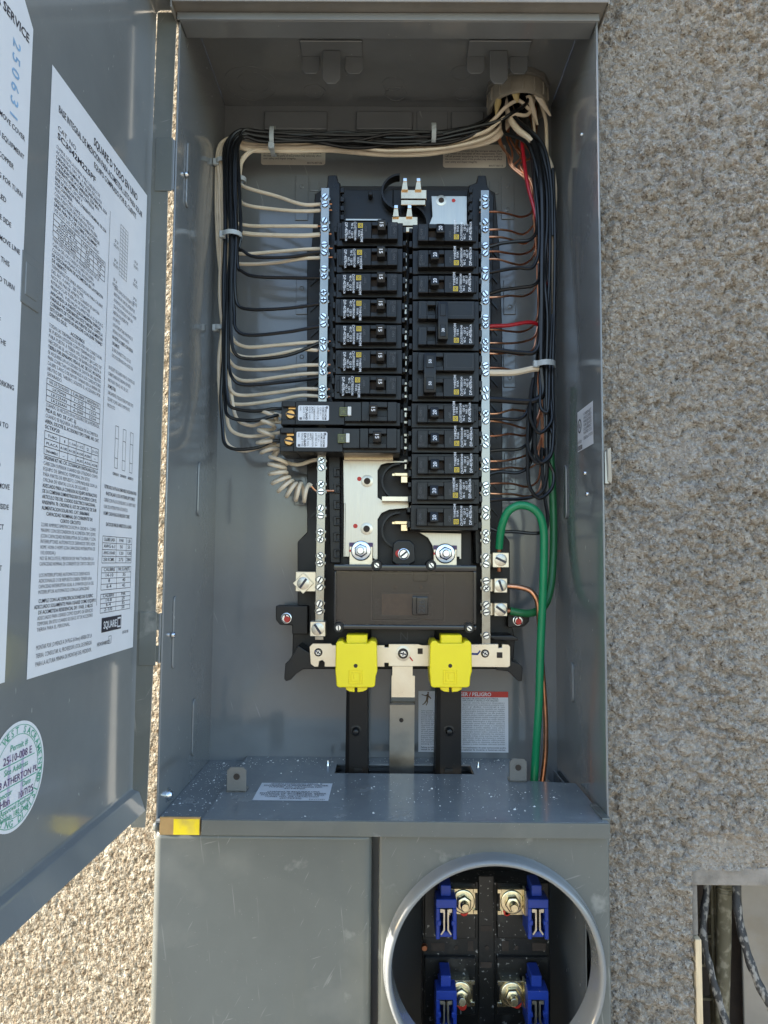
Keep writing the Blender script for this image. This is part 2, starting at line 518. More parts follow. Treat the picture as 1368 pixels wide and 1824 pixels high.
def spline(pts, sub=7):
    P = [Vector(p) for p in pts]
    if len(P) == 2:
        return [P[0].lerp(P[1], i / sub) for i in range(sub + 1)]
    P = [P[0] * 2 - P[1]] + P + [P[-1] * 2 - P[-2]]
    out = []
    for i in range(1, len(P) - 2):
        p0, p1, p2, p3 = P[i - 1:i + 3]
        t1 = max(1e-5, (p1 - p0).length) ** 0.5; t2 = max(1e-5, (p2 - p1).length) ** 0.5; t3 = max(1e-5, (p3 - p2).length) ** 0.5
        m1 = ((p1 - p0) / t1 - (p2 - p0) / (t1 + t2) + (p2 - p1) / t2) * t2
        m2 = ((p2 - p1) / t2 - (p3 - p1) / (t2 + t3) + (p3 - p2) / t3) * t2
        for k in range(sub):
            t = k / sub
            out.append(p1 * (2 * t ** 3 - 3 * t ** 2 + 1) + m1 * (t ** 3 - 2 * t ** 2 + t) + p2 * (-2 * t ** 3 + 3 * t ** 2) + m2 * (t ** 3 - t ** 2))
    out.append(P[-2])
    return out

def tag(o, label, cat, group=None, kind=None):
    if label: o['label'] = label
    if cat: o['category'] = cat
    if group: o['group'] = group
    if kind: o['kind'] = kind
    return o
def thing(name, label, cat, loc, group=None, roty=0.0):
    o = bpy.data.objects.new(name, None)
    COL.objects.link(o)
    o.location = loc
    o.rotation_euler = (0, roty, 0)
    o.empty_display_size = 0.02
    ORG[o.name] = Vector(loc)
    return tag(o, label, cat, group)
def put(name, me, parent, loc, rot=(0, 0, 0), scale=1.0):
    """one more object that shares a mesh; loc in world space of an unrotated parent"""
    o = bpy.data.objects.new(name, me)
    COL.objects.link(o)
    o.parent = parent
    o.location = Vector(loc) - ORG[parent.name]
    o.rotation_euler = rot
    o.scale = (scale,) * 3
    ORG[o.name] = Vector(loc)
    return o

# shared small hardware, all facing the camera side (-y), origin on the seat
def screw_mesh(name, r, h, mats, slot=True, cross=False, washer=0.0, n=16):
    b = MB()
    if washer:
        b.lathe((0, 0, 0), (0, -1, 0), [(-.0005, washer), (.0008, washer), (.0010, washer * .93)], n, 0)
        z = .0010
    else:
        z = 0
    b.lathe((0, 0, 0), (0, -1, 0), [(z - .001, r), (z + h * .45, r), (z + h * .6, r * .96)], n, 0)
    s = r * .19
    def half(sg):
        a0 = math.asin(s / r)
        arc = [a0 + (math.pi - 2 * a0) * i / 8 for i in range(9)]
        lo = [Vector((math.cos(a) * r * .96, -(z + h * .6), sg * math.sin(a) * r * .96)) for a in arc]
        hi = [Vector((math.cos(a) * r * .78, -(z + h), sg * max(math.sin(a) * r * .78, s))) for a in arc]
        b.rings([lo, hi], 0, False, True)
    if slot:
        half(1); half(-1)
        b.box(-r * .9, r * .9, -(z + h * .62), -(z + h * .55), -s * .95, s * .95, 1)  # dark fill put into the groove for its shade
        if cross:
            b.box(-s * .8, s * .8, -(z + h + .00015), -(z + h * .8), -r * .55, r * .55, 1)
    else:
        b.lathe((0, -(z + h * .6), 0), (0, -1, 0), [(0, r * .96), (h * .4, r * .75)], n, 0, False, True)
    return b.mesh(name, mats)

# ================================================================== setting
YB = 0.172                                   # inside face of the cabinet back
XL, XR = W(294, 1000, 0).x, W(1075, 1000, 0).x
ZC = W(690, 190, YB).z                       # cabinet ceiling
ZS = -0.2080                                 # service shelf
WALL_Y = 0.030

def value_noise(X, Z, wl, seed):
    rng = np.random.default_rng(seed)
    T = rng.random((256, 256))
    a, b = X / wl, Z / wl
    i, j = np.floor(a).astype(int), np.floor(b).astype(int)
    fx, fz = a - i, b - j
    fx = fx * fx * (3 - 2 * fx); fz = fz * fz * (3 - 2 * fz)
    i &= 255; j &= 255
    i1, j1 = (i + 1) & 255, (j + 1) & 255
    return (T[i, j] * (1 - fx) + T[i1, j] * fx) * (1 - fz) + (T[i, j1] * (1 - fx) + T[i1, j1] * fx) * fz

def pebbles(X, Z, c, seed):
    """rounded grains packed together with sharp crevices between them"""
    rng = np.random.default_rng(seed)
    TX, TZ, TH = rng.random((256, 256)), rng.random((256, 256)), rng.random((256, 256))
    i, j = np.floor(X / c).astype(int), np.floor(Z / c).astype(int)
    best = np.zeros_like(X)
    for di in (-1, 0, 1):
        for dj in (-1, 0, 1):
            a_, b_ = (i + di) & 255, (j + dj) & 255
            px, pz, ph = (i + di + TX[a_, b_]) * c, (j + dj + TZ[a_, b_]) * c, TH[a_, b_]
            d2 = ((X - px) ** 2 + (Z - pz) ** 2) / (c * (.45 + .45 * ph)) ** 2
            best = np.maximum(best, np.sqrt(np.clip(1 - d2, 0, 1)) * (.35 + .65 * ph))
    return best

RX0, RZ1 = W(1230, 1600, WALL_Y).x, W(1300, 1548, WALL_Y).z     # recess in the wall, lower right
def build_wall():
    st = 0.0014
    xs = np.concatenate([np.linspace(-4, -0.5, 50)[:-1], np.arange(-0.5, -0.18, st), np.arange(-0.18, 0.18, 0.02),
                         np.arange(0.18, 0.60, st), np.linspace(0.60, 4, 60)])
    zs = np.concatenate([np.linspace(-1.0, -0.50, 12)[:-1], np.arange(-0.50, 0.53, st), np.linspace(0.53, 2.3, 40)])
    X, Z = np.meshgrid(xs, zs, indexing='ij')
    wx = X + 0.004 * (value_noise(X, Z, .015, 91) - .5)
    wz = Z + 0.004 * (value_noise(X, Z, .015, 92) - .5)
    rough = 0.35 + 0.65 * np.clip(value_noise(wx, wz, .05, 12) * 1.5 - .2, 0, 1)
    h = 0.0032 * value_noise(wx, wz, .09, 1) + 0.0014 * value_noise(wx, wz, .021, 2)
    h += rough * (0.0060 * pebbles(wx, wz, .0080, 3) + 0.0044 * pebbles(wx, wz, .0047, 4)) + 0.0018 * value_noise(wx, wz, .0031, 5)
    left = np.clip((-0.15 - X) / 0.05, 0, 1)         # left of the cabinet the coat was trowelled flatter
    hl = 0.0012 * value_noise(wx, wz, .045, 7) + 0.0008 * value_noise(wx, wz, .012, 8) + 0.0006 * pebbles(wx, wz, .0034, 9) + 0.0007 * value_noise(wx, wz, .0029, 10) + .001
    hl = np.minimum(hl, 0.0034 + 0.0004 * value_noise(wx, wz, .0031, 6) + .0008 * value_noise(wx, wz, .03, 11))
    h = h * (1 - left) + left * hl
    band = np.clip((X - RX0 + .01) / .02, 0, 1) * np.clip((Z - RZ1) / .004, 0, 1) * np.clip((RZ1 + .032 - Z) / .006, 0, 1)
    h = h * (1 - .7 * band) + band * .0035
    Y = WALL_Y + 0.004 - h + 0.25 * np.clip(XL - .002 - X, 0, .45)      # left wall slopes back, a tilt added so it faces the sun
    nx, nz = X.shape
    idx = np.arange(nx * nz).reshape(nx, nz)
    q = np.stack([idx[:-1, :-1], idx[1:, :-1], idx[1:, 1:], idx[:-1, 1:]], -1).reshape(-1, 4)
    cx = ((X[:-1, :-1] + X[1:, 1:]) / 2).ravel(); cz = ((Z[:-1, :-1] + Z[1:, 1:]) / 2).ravel()
    hole = (cx > XL - .0015) & (cx < XR + .0015) & (cz > -0.62) & (cz < 0.50)
    hole |= (cx > RX0) & (cx < RX0 + .16) & (cz < RZ1) & (cz > -0.49)
    q = q[~hole]
    used = np.unique(q)
    remap = -np.ones(nx * nz, int); remap[used] = np.arange(len(used))
    q = remap[q]
    co = np.stack([X.ravel(), Y.ravel(), Z.ravel()], -1)[used]
    me = bpy.data.meshes.new('stucco_wall')
    me.vertices.add(len(co)); me.vertices.foreach_set('co', co.astype(np.float32).ravel())
    me.loops.add(q.size); me.loops.foreach_set('vertex_index', q.astype(np.int32).ravel())
    me.polygons.add(len(q)); me.polygons.foreach_set('loop_start', np.arange(0, q.size, 4, dtype=np.int32))
    me.polygons.foreach_set('loop_total', np.full(len(q), 4, np.int32))
    me.materials.append(M['stucco'])
    me.update(calc_edges=True)
    me.shade_smooth()
    o = bpy.data.objects.new('stucco_wall', me)
    COL.objects.link(o)
    return tag(o, 'rough grey and tan stucco house wall around the open grey electrical cabinet', 'wall')
build_wall()
g = MB().add([(-60, -60, -1), (60, -60, -1), (60, 3, -1), (-60, 3, -1)], [(0, 1, 2, 3)]).build('ground', 'ground')
g['kind'] = 'structure'

# ================================================================== cabinet
cab = thing('electrical_cabinet', 'grey enamelled steel electrical service cabinet with its tall door swung open', 'cabinet', (0, 0.17, -0.6))
T = 0.0017
MB().box(XL - T, XR + T, YB, YB + .002, -0.62, ZC + .01).build('back_panel', 'paint', cab)
MB().box(XL - T, XL, 0.0, YB + .001, -0.236, ZC + .008).build('side_panel', 'paint', cab, bevel=.0005)
MB().box(XR, XR + T, 0.0, YB + .001, -0.231, ZC + .008).build('side_panel', 'paint', cab, bevel=.0005)
MB().box(XL + .0002, XR - .0002, 0.0175, YB - .0003, ZC, ZC + .002).build('top_panel', 'paint', cab)
zl0, zl1 = W(690, 42, 0).z, W(690, 29, 0).z
b = MB().box(XL + .0003, XR - .0003, -.0026, .0185, zl0, zl0 + .0012).box(XL - T - .0003, XR + T + .0003, -.0045, -.0025, zl0, zl1)
b.box(XL - .001, XR + .001, .0170, .0190, zl0 + .0012, ZC + .02)
b.build('top_lip', 'paint', cab, bevel=.0005)
zh = zl1 + .0004
yh = WZ(690, 4, zh).y
b = MB().box(XL - .003, XR + .006, yh, .0165, zh, zh + .0015).box(XL - .003, XR + .006, yh - .0015, yh, zh - .0006, zh + .03)
b.box(XL - .0045, XL - .0031, yh - .0015, .028, zh - .006, zh + .03).box(XR + .0061, XR + .0075, yh - .0015, .028, zh - .002, zh + .03)
b.build('rain_hood', 'paint_dark', cab, bevel=.0004)
MB().box(XL - .002, XR + .006, -.012, WALL_Y + .006, zh + .0305, zh + .20).build('unseen_sun_blocker', 'paint_cover', cab, bevel=.003, seg=2)  # unseen box added to keep the sun off the upper right wall

# ---- raised bosses, knockouts, hooks
def emboss(u0, v0, u1, v1, h=.0022, parent=cab, name='raised_boss', mt='paint'):
    a = MB().pbox(u0, v0, u1, v1, YB - h, YB + .0005)
    return a.build(name, mt, parent, bevel=.0018, seg=3)
emboss(470, 197, 583, 230, .005); emboss(634, 197, 735, 230, .005); emboss(742, 197, 798, 238, .002); emboss(804, 197, 862, 232, .005)
for u0, v0, u1, v1 in [(526, 312, 549, 392), (527, 498, 548, 560), (527, 617, 548, 690), (524, 845, 545, 900),
                       (893, 312, 916, 390), (897, 498, 919, 560), (897, 612, 919, 690), (899, 807, 919, 872), (872, 322, 889, 345), (552, 322, 568, 340)]:
    t = MB().pbox(u0, v0, u1, v1, YB - .0016, YB + .0004).build('mounting_tab', 'paint', cab, bevel=.0008, seg=2)
    c = W((u0 + u1) / 2, v0 + (v1 - v0) * .25, YB - .0016); c2 = W((u0 + u1) / 2, v0 + (v1 - v0) * .78, YB - .0016)
    if v1 - v0 > 40:
        h = MB()
        for q in (c, c2):
            h.lathe(q, (0, -1, 0), [(-.001, .0026), (.0005, .0026), (.0007, .0020), (.0001, .0015)], 14)
        h.build('dimple', 'paint', t)

def ko(u, v, r, mt='paint_dark'):
    c = WZ(u, v, ZC)
    k = MB().lathe(c + Vector((0, 0, .0005)), (0, 0, -1), [(0, r), (.0011, r), (.0011, r - .0016), (0, r - .0016)], 40, 0, False, False)
    return k.build('knockout_ring', 'paint', cab)
ko(447, 150, .0285); ko(452, 148, .0175); ko(560, 163, .012); ko(700, 150, .012); ko(822, 130, .0115); ko(705, 168, .012); ko(826, 168, .011)

def hook(uc):
    y0 = WZ(uc, 95, ZC).y
    x = W(uc, 100, y0).x
    hk = MB().box(x - .031, x + .031, y0 - .02, y0 + .004, ZC - .0026, ZC - .0004).build('hook_bracket', 'paint', cab, bevel=.0006)
    for s in (-1, 1):
        w = x + s * .022
        MB().prism([(w - .009, ZC - .0026), (w + .009, ZC - .0026), (w + .009, ZC - .017), (w + .0055, ZC - .021), (w - .0055, ZC - .021), (w - .009, ZC - .017)],
                   y0 + .0006, y0 + .0024).build('hook_tab', 'paint', hk, bevel=.0005)
    MB().prism([(x - .0088, ZC - .003), (x + .0088, ZC - .003), (x + .0088, ZC - .033), (x + .0045, ZC - .038), (x - .0045, ZC - .038), (x - .0088, ZC - .033)],
               y0 - .0085, y0 - .0065).build('hook_tongue', 'paint', hk, bevel=.0005)
hook(592); hook(886)

# pressed slots and fixing screws on the two side panels
SCREW_S = screw_mesh('screw', .0026, .0018, ['zinc', 'ink'], True)
def side_slot(x, sg, u, v0, v1, wd=.005, with_screw=None):
    a = WX(u, (v0 + v1) / 2, x)
    z0, z1 = WX(u, v1, x).z, WX(u, v0, x).z
    pts = []
    for k in range(13):
        q = math.pi * k / 12
        pts.append((a.y + math.cos(q) * wd, z1 - wd + math.sin(q) * wd))
    for k in range(13):
        q = math.pi + math.pi * k / 12
        pts.append((a.y + math.cos(q) * wd, z0 + wd + math.sin(q) * wd))
    o = MB().extr([(x - sg * .0003, p, q) for p, q in pts], (sg * .0022, 0, 0)).build('pressed_slot', 'paint', cab, bevel=.0016, seg=3)
    if with_screw:
        s = WX(u, with_screw, x + sg * .0018)
        put('screw', SCREW_S, o, s, (0, 0, math.pi / 2 * sg))
side_slot(XL, 1, 333, 252, 372, .0045, 311); side_slot(XL, 1, 309, 1062, 1190, .0045, 1131)
side_slot(XL, 1, 354, 822, 920, .006); side_slot(XL, 1, 344, 1245, 1345, .006)
side_slot(XR, -1, 1008, 828, 925, .006); side_slot(XR, -1, 1020, 1180, 1250, .006)
for u, v in ((1042, 843), (1036, 240), (1046, 880)):
    put('rivet', SCREW_S, cab, WX(u, v, XR), (0, 0, -math.pi / 2), .8)

# certification label on the right side panel
def on_right(x2, y2, lift=0):      # x2 along the depth towards the front, y2 up
    return Vector((XR - .0004 - lift, cl0.y - x2, cl0.z + y2))
cl0 = WX(1030, 805, XR); cw = cl0.y - WX(1058, 790, XR).y; ch = .0385
cl0.z = WX(1044, 798, XR).z
b = MB().rect(on_right, 0, 0, cw, ch, 0)
b.rect(on_right, .0014, .0012, .016, .0052, 1, .0002)
b.text('SQUARE D', on_right, .0022, .0018, .0038, 0, width=.013, lift=.0004)
for i, s in enumerate(['CABINET', 'ENCLOSED', 'PANELBOARD', 'FOR SERVICE', 'EQUIPMENT', 'RATED 225']):
    b.text(s, on_right, cw * .66, ch - .0075 - i * .0035, .0036, 1, width=cw * .5, align='C', lift=.0002)
b.text('ISSUE No. DT-8738', on_right, cw * .40, .0085, .0042, 1, width=cw * .56, lift=.0002)
b.text('LISTED', on_right, .001, .0075, .0036, 1, width=cw * .26, lift=.0002)
ring = []
for k in range(24):
    q = 2 * math.pi * k / 24
    ring.append((math.cos(q), math.sin(q)))
cx_, cy_ = cw * .15, ch * .62
vv = [on_right(cx_ + a * cw * .12, cy_ + c * ch * .18, .0002) for a, c in ring] + [on_right(cx_ + a * cw * .085, cy_ + c * ch * .135, .0002) for a, c in ring]
b.add(vv, [(k, (k + 1) % 24, (k + 1) % 24 + 24, k + 24) for k in range(24)], 1)
b.text('UL', on_right, cx_, cy_ - .002, .006, 1, width=cw * .10, align='C', bold=.02, lift=.0002)
o = b.build('certification_label', ['paper', 'ink'], cab, smooth=False, recalc=False)
o['label'] = 'small white certification label with black print'

# latch outside the right panel
lx = XR + T
p = W(1075, 830, -.004)
b = MB().box(lx, lx + .004, -.002, .016, p.z - .015, p.z + .013)
b.extr([(lx + .001, -.0045, p.z + .014), (lx + .0042, -.006, p.z + .016), (lx + .0048, -.006, p.z - .010), (lx + .0055, -.003, p.z - .016), (lx + .002, -.003, p.z - .013)], (0, .008, 0))
b.build('door_latch', 'galv', cab, bevel=.0008, seg=2)

# ---- shelf between breaker bay and meter bay
xa = WZ(362, 1456, ZS).x; xn = WZ(932, 1391, ZS).x; yn = WZ(932, 1391, ZS).y
s0, s1 = WZ(596, 1377, ZS), WZ(844, 1377, ZS); ys0, ys1 = s0.y, WZ(700, 1361, ZS).y
t = .0016
b = MB()
b.box(xa, xn, -.013, ys0, ZS - t, ZS)
b.box(xa, s0.x, ys0, ys1, ZS - t, ZS).box(s1.x, xn, ys0, ys1, ZS - t, ZS).box(xa, xn, ys1, YB - .0004, ZS - t, ZS)
b.extr([(xn, -.013, ZS), (XR - .0025, -.013, ZS), (XR - .0025, yn - .006, ZS), (XR - .028, yn - .002, ZS), (xn + .006, yn, ZS), (xn, yn + .012, ZS)], (0, 0, -t))
shelf = b.build('shelf', 'paint_dirty', cab)
MB().box(s0.x - .004, s1.x + .004, ys0 - .004, YB - .0006, ZS - .016, ZS - .014).build('slot_shade_sheet', 'plastic', shelf)  # dark sheet added below so the slot reads as shaded
zlb = W(700, 1490, -.013).z
MB().box(xa - .0002, XR - .0022, -.0146, -.013, zlb, ZS - .0002).build('front_lip', 'paint_cover', shelf, bevel=.0006, seg=2)
MB().box(XL + .0002, xa - .003, -.006, YB - .0004, ZS - .006, ZS - .0044).build('side_ledge', 'paint_dirty', cab)
b = MB().pbox(284, 1455, 357, 1488, -.012, -.0105)
br = b.build('corner_bracket', 'bracket', cab, bevel=.0005)
MB().pbox(309, 1459, 355, 1487, -.0124, -.0120).build('yellow_patch', 'yellow_mottle', br)  # thin yellow patch with brown mottling on the bracket face
put('bolt', screw_mesh('bolt', .0045, .0035, ['zinc', 'ink'], False, washer=.006), cab, WX(298, 1416, XL), (0, 0, math.pi / 2))
for u, v, vt, wd in ((421, 1411, 1366, .0087), (923, 1393, 1351, .0083)):
    c = WZ(u, v, ZS)
    z1 = W(u, vt, c.y).z
    pts = [(c.x - wd, ZS), (c.x + wd, ZS), (c.x + wd, z1 - .003), (c.x + wd - .003, z1), (c.x - wd + .003, z1), (c.x - wd, z1 - .003)]
    tb = MB().prism(pts, c.y - .0008, c.y + .0008).box(c.x - wd, c.x + wd, c.y - .0008, c.y + .012, ZS + .0004, ZS + .0018)
    tb = tb.build('upright_tab', 'paint_dark', shelf, bevel=.0004)
    zc = ZS + (z1 - ZS) * .62
    MB().lathe((c.x, c.y - .0008, zc), (0, -1, 0), [(-.0002, .0044), (.0004, .0042), (.0003, .0030), (-.0001, .0029)], 20, 0, False, False).lathe(
        (c.x, c.y - .0008, zc), (0, -1, 0), [(0, .0029), (.0001, .0028)], 20, 1).build('hole_rim', ['paint_dark', 'dark'], tb)
for u, v in ((584, 1364), (852, 1367)):
    c = WZ(u, v, ZS)
    MB().lathe(c, (0, 0, 1), [(0, .0022), (.0012, .0022), (.003, .0013), (.0055, .0010)], 10).build('stud', 'zinc', shelf)
# sticker lying on the shelf: lettering faces up and reads from the front
q0, q1, q2 = WZ(449, 1426, ZS), WZ(585, 1426, ZS), WZ(590, 1396, ZS)
def on_shelf(x2, y2, lift=0):
    return Vector((q0.x + x2, q0.y + y2, ZS + .0003 + lift))
sw, sh = q1.x - q0.x, q2.y - q0.y
b = MB().rect(on_shelf, 0, 0, sw, sh)
for i, (s, f) in enumerate([('WHEN OVERHEAD SERVICE', .72), ('ENTRANCE IS REQUIRED, ORDER', .90), ('TUNNEL KIT, CATALOG NO.', .75), ('SCTKP20.', .30), ('', .2),
                            ('CUANDO SE REQUIERA UNA', .72), ('ENTRADA DE ACOMETIDA AEREA', .90), ('SOLICITE EL ACCESORIO TIPO', .85), ('TUNEL NO. DE CATALOGO', .72), ('(SCTKP20).', .30)]):
    b.text(s, on_shelf, sw / 2, sh * (.90 - i * .091), sh * .095, 1, width=sw * f, align='C', bold=.01, lift=.0002)
b.text('EAV77581', on_shelf, sw * .95, sh * .04, sh * .07, 1, align='R', lift=.0002)
b.build('shelf_label', ['paper', 'ink'], shelf, smooth=False, recalc=False)

# plaster crumbs scattered over the shelf
b = MB()
rs = random.Random(3)
for k in range(900):
    mode = rs.random()
    if mode < .30: x, y = rs.uniform(XL + .002, xa + .004), rs.uniform(.0, .165)
    elif mode < .55: x, y = rs.uniform(xa, XR - .006), YB - .002 - abs(rs.gauss(0, .018))
    elif mode < .80: x, y = rs.gauss(.07, .06), rs.gauss(.055, .035)
    else: x, y = rs.uniform(xa, XR - .006), rs.uniform(-.008, .165)
    if not (XL + .002 < x < XR - .006 and -.008 < y < .168): continue
    if x > xn - .002 and y > yn - .01: continue
    if s0.x - .002 < x < s1.x + .002 and ys0 - .002 < y < ys1 + .002: continue
    z = ZS if x > xa else ZS - .0044
    r = .00030 * (1.0 - rs.random()) ** -.42
    r = min(r, .0016)
    el = rs.uniform(.5, 1.0); ro = rs.uniform(0, 6.28)
    pts = []
    for a in [0, 1.25, 2.5, 3.77, 5]:
        p1, p2 = math.cos(a) * r * rs.uniform(.5, 1.3), math.sin(a) * r * el * rs.uniform(.5, 1.3)
        pts.append((x + p1 * math.cos(ro) - p2 * math.sin(ro), y + p1 * math.sin(ro) + p2 * math.cos(ro), z))
    top = (x + rs.uniform(-.3, .3) * r, y, z + r * rs.uniform(.4, .9))
    b.add(pts + [top], [(i, (i + 1) % 5, 5) for i in range(5)])
o = b.build('plaster_crumbs', 'debris', None, smooth=False)
tag(o, 'white plaster crumbs and grit scattered over the grey shelf', 'debris', kind='stuff')

# ================================================================== meter bay
CY = -.008
zt = W(690, 1484, CY).z
xg0, xg1 = W(662, 1600, CY).x, W(674, 1600, CY).x
xcl, xcr = W(270, 1600, CY).x, W(1088, 1600, CY).x
MB().box(xcl, xg0, CY, .028, -.60, zt).build('lower_cover', 'paint_cover', cab, bevel=.0065, seg=5)
MB().pbox(1072.5, 1457, 1088, 1483, CY, .028).build('corner_post', 'paint_cover', cab, bevel=.0012, seg=2)
MB().pbox(270, 1466, 283, 1483, CY, .0275).build('corner_post', 'paint_cover', cab, bevel=.003, seg=3)
# meter cover with its round opening
RC = W(884, 1737, CY - .012)
RO = .0868
b = MB()
n = 96
def onrect(a):
    dx, dz = math.cos(a), math.sin(a)
    t_ = 1e9
    if dx > 1e-9: t_ = min(t_, (xcr - RC.x) / dx)
    if dx < -1e-9: t_ = min(t_, (xg1 - RC.x) / dx)
    if dz > 1e-9: t_ = min(t_, (zt - RC.z) / dz)
    if dz < -1e-9: t_ = min(t_, (-.60 - RC.z) / dz)
    return RC.x + dx * t_, RC.z + dz * t_
ang = sorted([2 * math.pi * i / n for i in range(n)] + [math.atan2(z - RC.z, x - RC.x) % (2 * math.pi) for x in (xg1, xcr) for z in (zt, -.60)])
outer = [onrect(a) for a in ang]
def shrink(p, d):
    return (min(max(p[0], xg1 + d), xcr - d), min(max(p[1], -.6 + d), zt - d))
rings = [[(x, .028, z) for x, z in outer], [(x, CY + .003, z) for x, z in outer]]
for d, y in ((.0009, CY + .0009), (.003, CY)):
    rings.append([(shrink(p, d)[0], y, shrink(p, d)[1]) for p in outer])
rings.append([(RC.x + math.cos(a) * (RO + .002), CY, RC.z + math.sin(a) * (RO + .002)) for a in ang])
b.rings(rings, 0, False, False)
meter_cover = b.build('meter_cover', 'paint_cover', cab, angle=50, wn=True)
prof = [(-.001, RO + .0024), (.001, RO + .0014), (.004, RO + .0006), (.010, RO + .0002), (.0120, RO - .0008), (.0130, RO - .0024), (.0124, RO - .0040), (.010, RO - .0048), (.006, RO - .0050), (-.014, RO - .0052)]
MB().lathe((RC.x, CY, RC.z), (0, -1, 0), prof, 96, 0, False, False).build('meter_ring', 'paint', meter_cover, angle=60)
# bay interior
MB().box(xcl + .002, xcl + .0036, .028, YB, -.60, ZS - .012).build('bay_side', 'paint', cab)
MB().box(xcr - .0036, xcr - .002, .0285, YB, -.60, ZS - .012).build('bay_side', 'paint', cab)
MB().box(W(1032, 1700, .05).x, W(1034, 1700, .05).x, .03, YB - .001, -.60, ZS - .02).build('bay_divider', 'paint', cab)

ms = thing('meter_socket', 'black plastic meter socket block with four jaws inside the round grey opening', 'meter socket', (RC.x, .09, RC.z - .1))
Y0 = .082
b = MB().pbox(752, 1570, 980, 1900, Y0 + .006, Y0 + .03)
b.pbox(852, 1560, 881, 1900, Y0 + .0035, Y0 + .006)
b.build('block', 'socket', ms, bevel=.0008)
for (u0, v0, u1, v1) in ((756, 1572, 848, 1672), (885, 1572, 978, 1672), (756, 1706, 848, 1808), (885, 1706, 978, 1808)):
    MB().pbox(u0, v0, u1, v1, Y0 + .001, Y0 + .007).build('raised_pad', 'socket', ms, bevel=.0008)
b = MB()
for u, v, w, h in ((866, 1654, 10, 5), (866, 1719, 10, 5), (838, 1685, 5, 9), (900, 1685, 6, 9), (780, 1687, 12, 7), (960, 1687, 12, 7)):
    b.pbox(u - w, v - h, u + w, v + h, Y0 + .0031 if u == 866 else Y0 + .0056, Y0 + .007)
for u in (813, 867, 920):
    c = W(u, 1688, Y0 + .0033 if u == 867 else Y0 + .0058)
    b.lathe(c, (0, -1, 0), [(-.001, .0019), (.0003, .0019)], 12)
b.build('vent_slot', 'dark', ms)
put('side_bolt', screw_mesh('side_bolt', .003, .0025, ['copper_d', 'dark'], False), ms, W(756, 1687, Y0))
NUT = MB()
NUT.lathe((0, 0, 0), (0, -1, 0), [(-.001, .0105), (.0012, .0105), (.0018, .0095)], 24)
NUT.lathe((0, -.0018, 0), (0, -1, 0), [(0, .0072), (.0050, .0072), (.0060, .0062)], 6)
NUT.lathe((0, -.0070, 0), (0, -1, 0), [(0, .0040), (.0012, .0036), (.0018, .0040), (.003, .0036), (.0036, .0040), (.005, .0036), (.0056, .0040), (.0085, .0034)], 14)
NUT = NUT.mesh('hex_nut', ['zincy'], bevel=.0003)
for u, v in ((825, 1605), (912, 1606), (820, 1769), (912, 1770)):
    sg = 1 if u < 867 else -1
    Yp = .070
    pl = MB().pbox(u - 22, v - 22, u + 22, v + 24, Yp, Yp + .002)
    pl.pbox(u + sg * 18, v - 22, u + sg * 26, v - 14, Yp - .002, Yp).pbox(u + sg * 18, v + 16, u + sg * 26, v + 24, Yp - .002, Yp)
    pl.pbox(u - sg * 22, v - 20, u - sg * 26, v + 26, Yp - .008, Yp + .002)
    pl.pbox(u - 18, v - 18, u + 18, v + 18, Yp + .002, Y0 + .002)
    pl = pl.build('terminal_plate', 'zincy', ms, bevel=.0004)
    put('hex_nut', NUT, pl, W(u, v, Yp - .0001), (R(-4), R(20 * sg), 0))
    r_ = MB()
    for k in range(3):
        c = W(u + random.uniform(-10, 12), v + 20 + random.uniform(-3, 4), Yp - .0004)
        r_.lathe(c, (0, -1, 0), [(0, .0022 + .0008 * k), (.0004, .0018)], 9)
    r_.build('red_check_paint', 'ink_red', pl)
    # jaw with its blue guard
    ju, jv = (795 if u < 867 else 959), (1638 if v < 1700 else 1802)
    a = W(ju, jv, .052)
    jw, jh = .0092, .0172
    g_ = MB()
    g_.box(a.x - jw, a.x + jw, .052, .070, a.z + jh * .55, a.z + jh)
    g_.box(a.x - jw, a.x - jw * .62, .052, .078, a.z - jh, a.z + jh * .55)
    g_.box(a.x + jw * .62, a.x + jw, .052, .078, a.z - jh, a.z + jh * .55)
    g_.box(a.x - jw * .62, a.x + jw * .62, .056, .078, a.z - jh, a.z - jh * .72)
    g_.box(a.x - jw * .5, a.x + jw * .5, .058, .080, a.z + jh, a.z + jh * 1.55)
    g_.box(a.x - jw * .9, a.x - jw * .5, .0515, .056, a.z - jh * .3, a.z - jh * .05).box(a.x + jw * .5, a.x + jw * .9, .0515, .056, a.z - jh * .3, a.z - jh * .05)
    g_.box(a.x - jw * .62, a.x + jw * .62, .074, .080, a.z - jh, a.z + jh)
    jg = g_.build('blue_jaw_guard', 'blue', ms, bevel=.0006)
    j_ = MB()
    for s in (-1, 1):
        j_.extr([(a.x + s * .0011, .0535, a.z + jh * .45), (a.x + s * .0024, .0535, a.z + jh * .45), (a.x + s * .0024, .0535, a.z - jh * .55),
                 (a.x + s * .0050, .0535, a.z - jh * .78), (a.x + s * .0040, .0535, a.z - jh * .82), (a.x + s * .0011, .0535, a.z - jh * .58)], (0, .02, 0))
        j_.box(a.x + s * .0024, a.x + s * .0052, .0535, .060, a.z + jh * .30, a.z + jh * .47)
    j_.build('jaw_spring', 'jaw', jg)

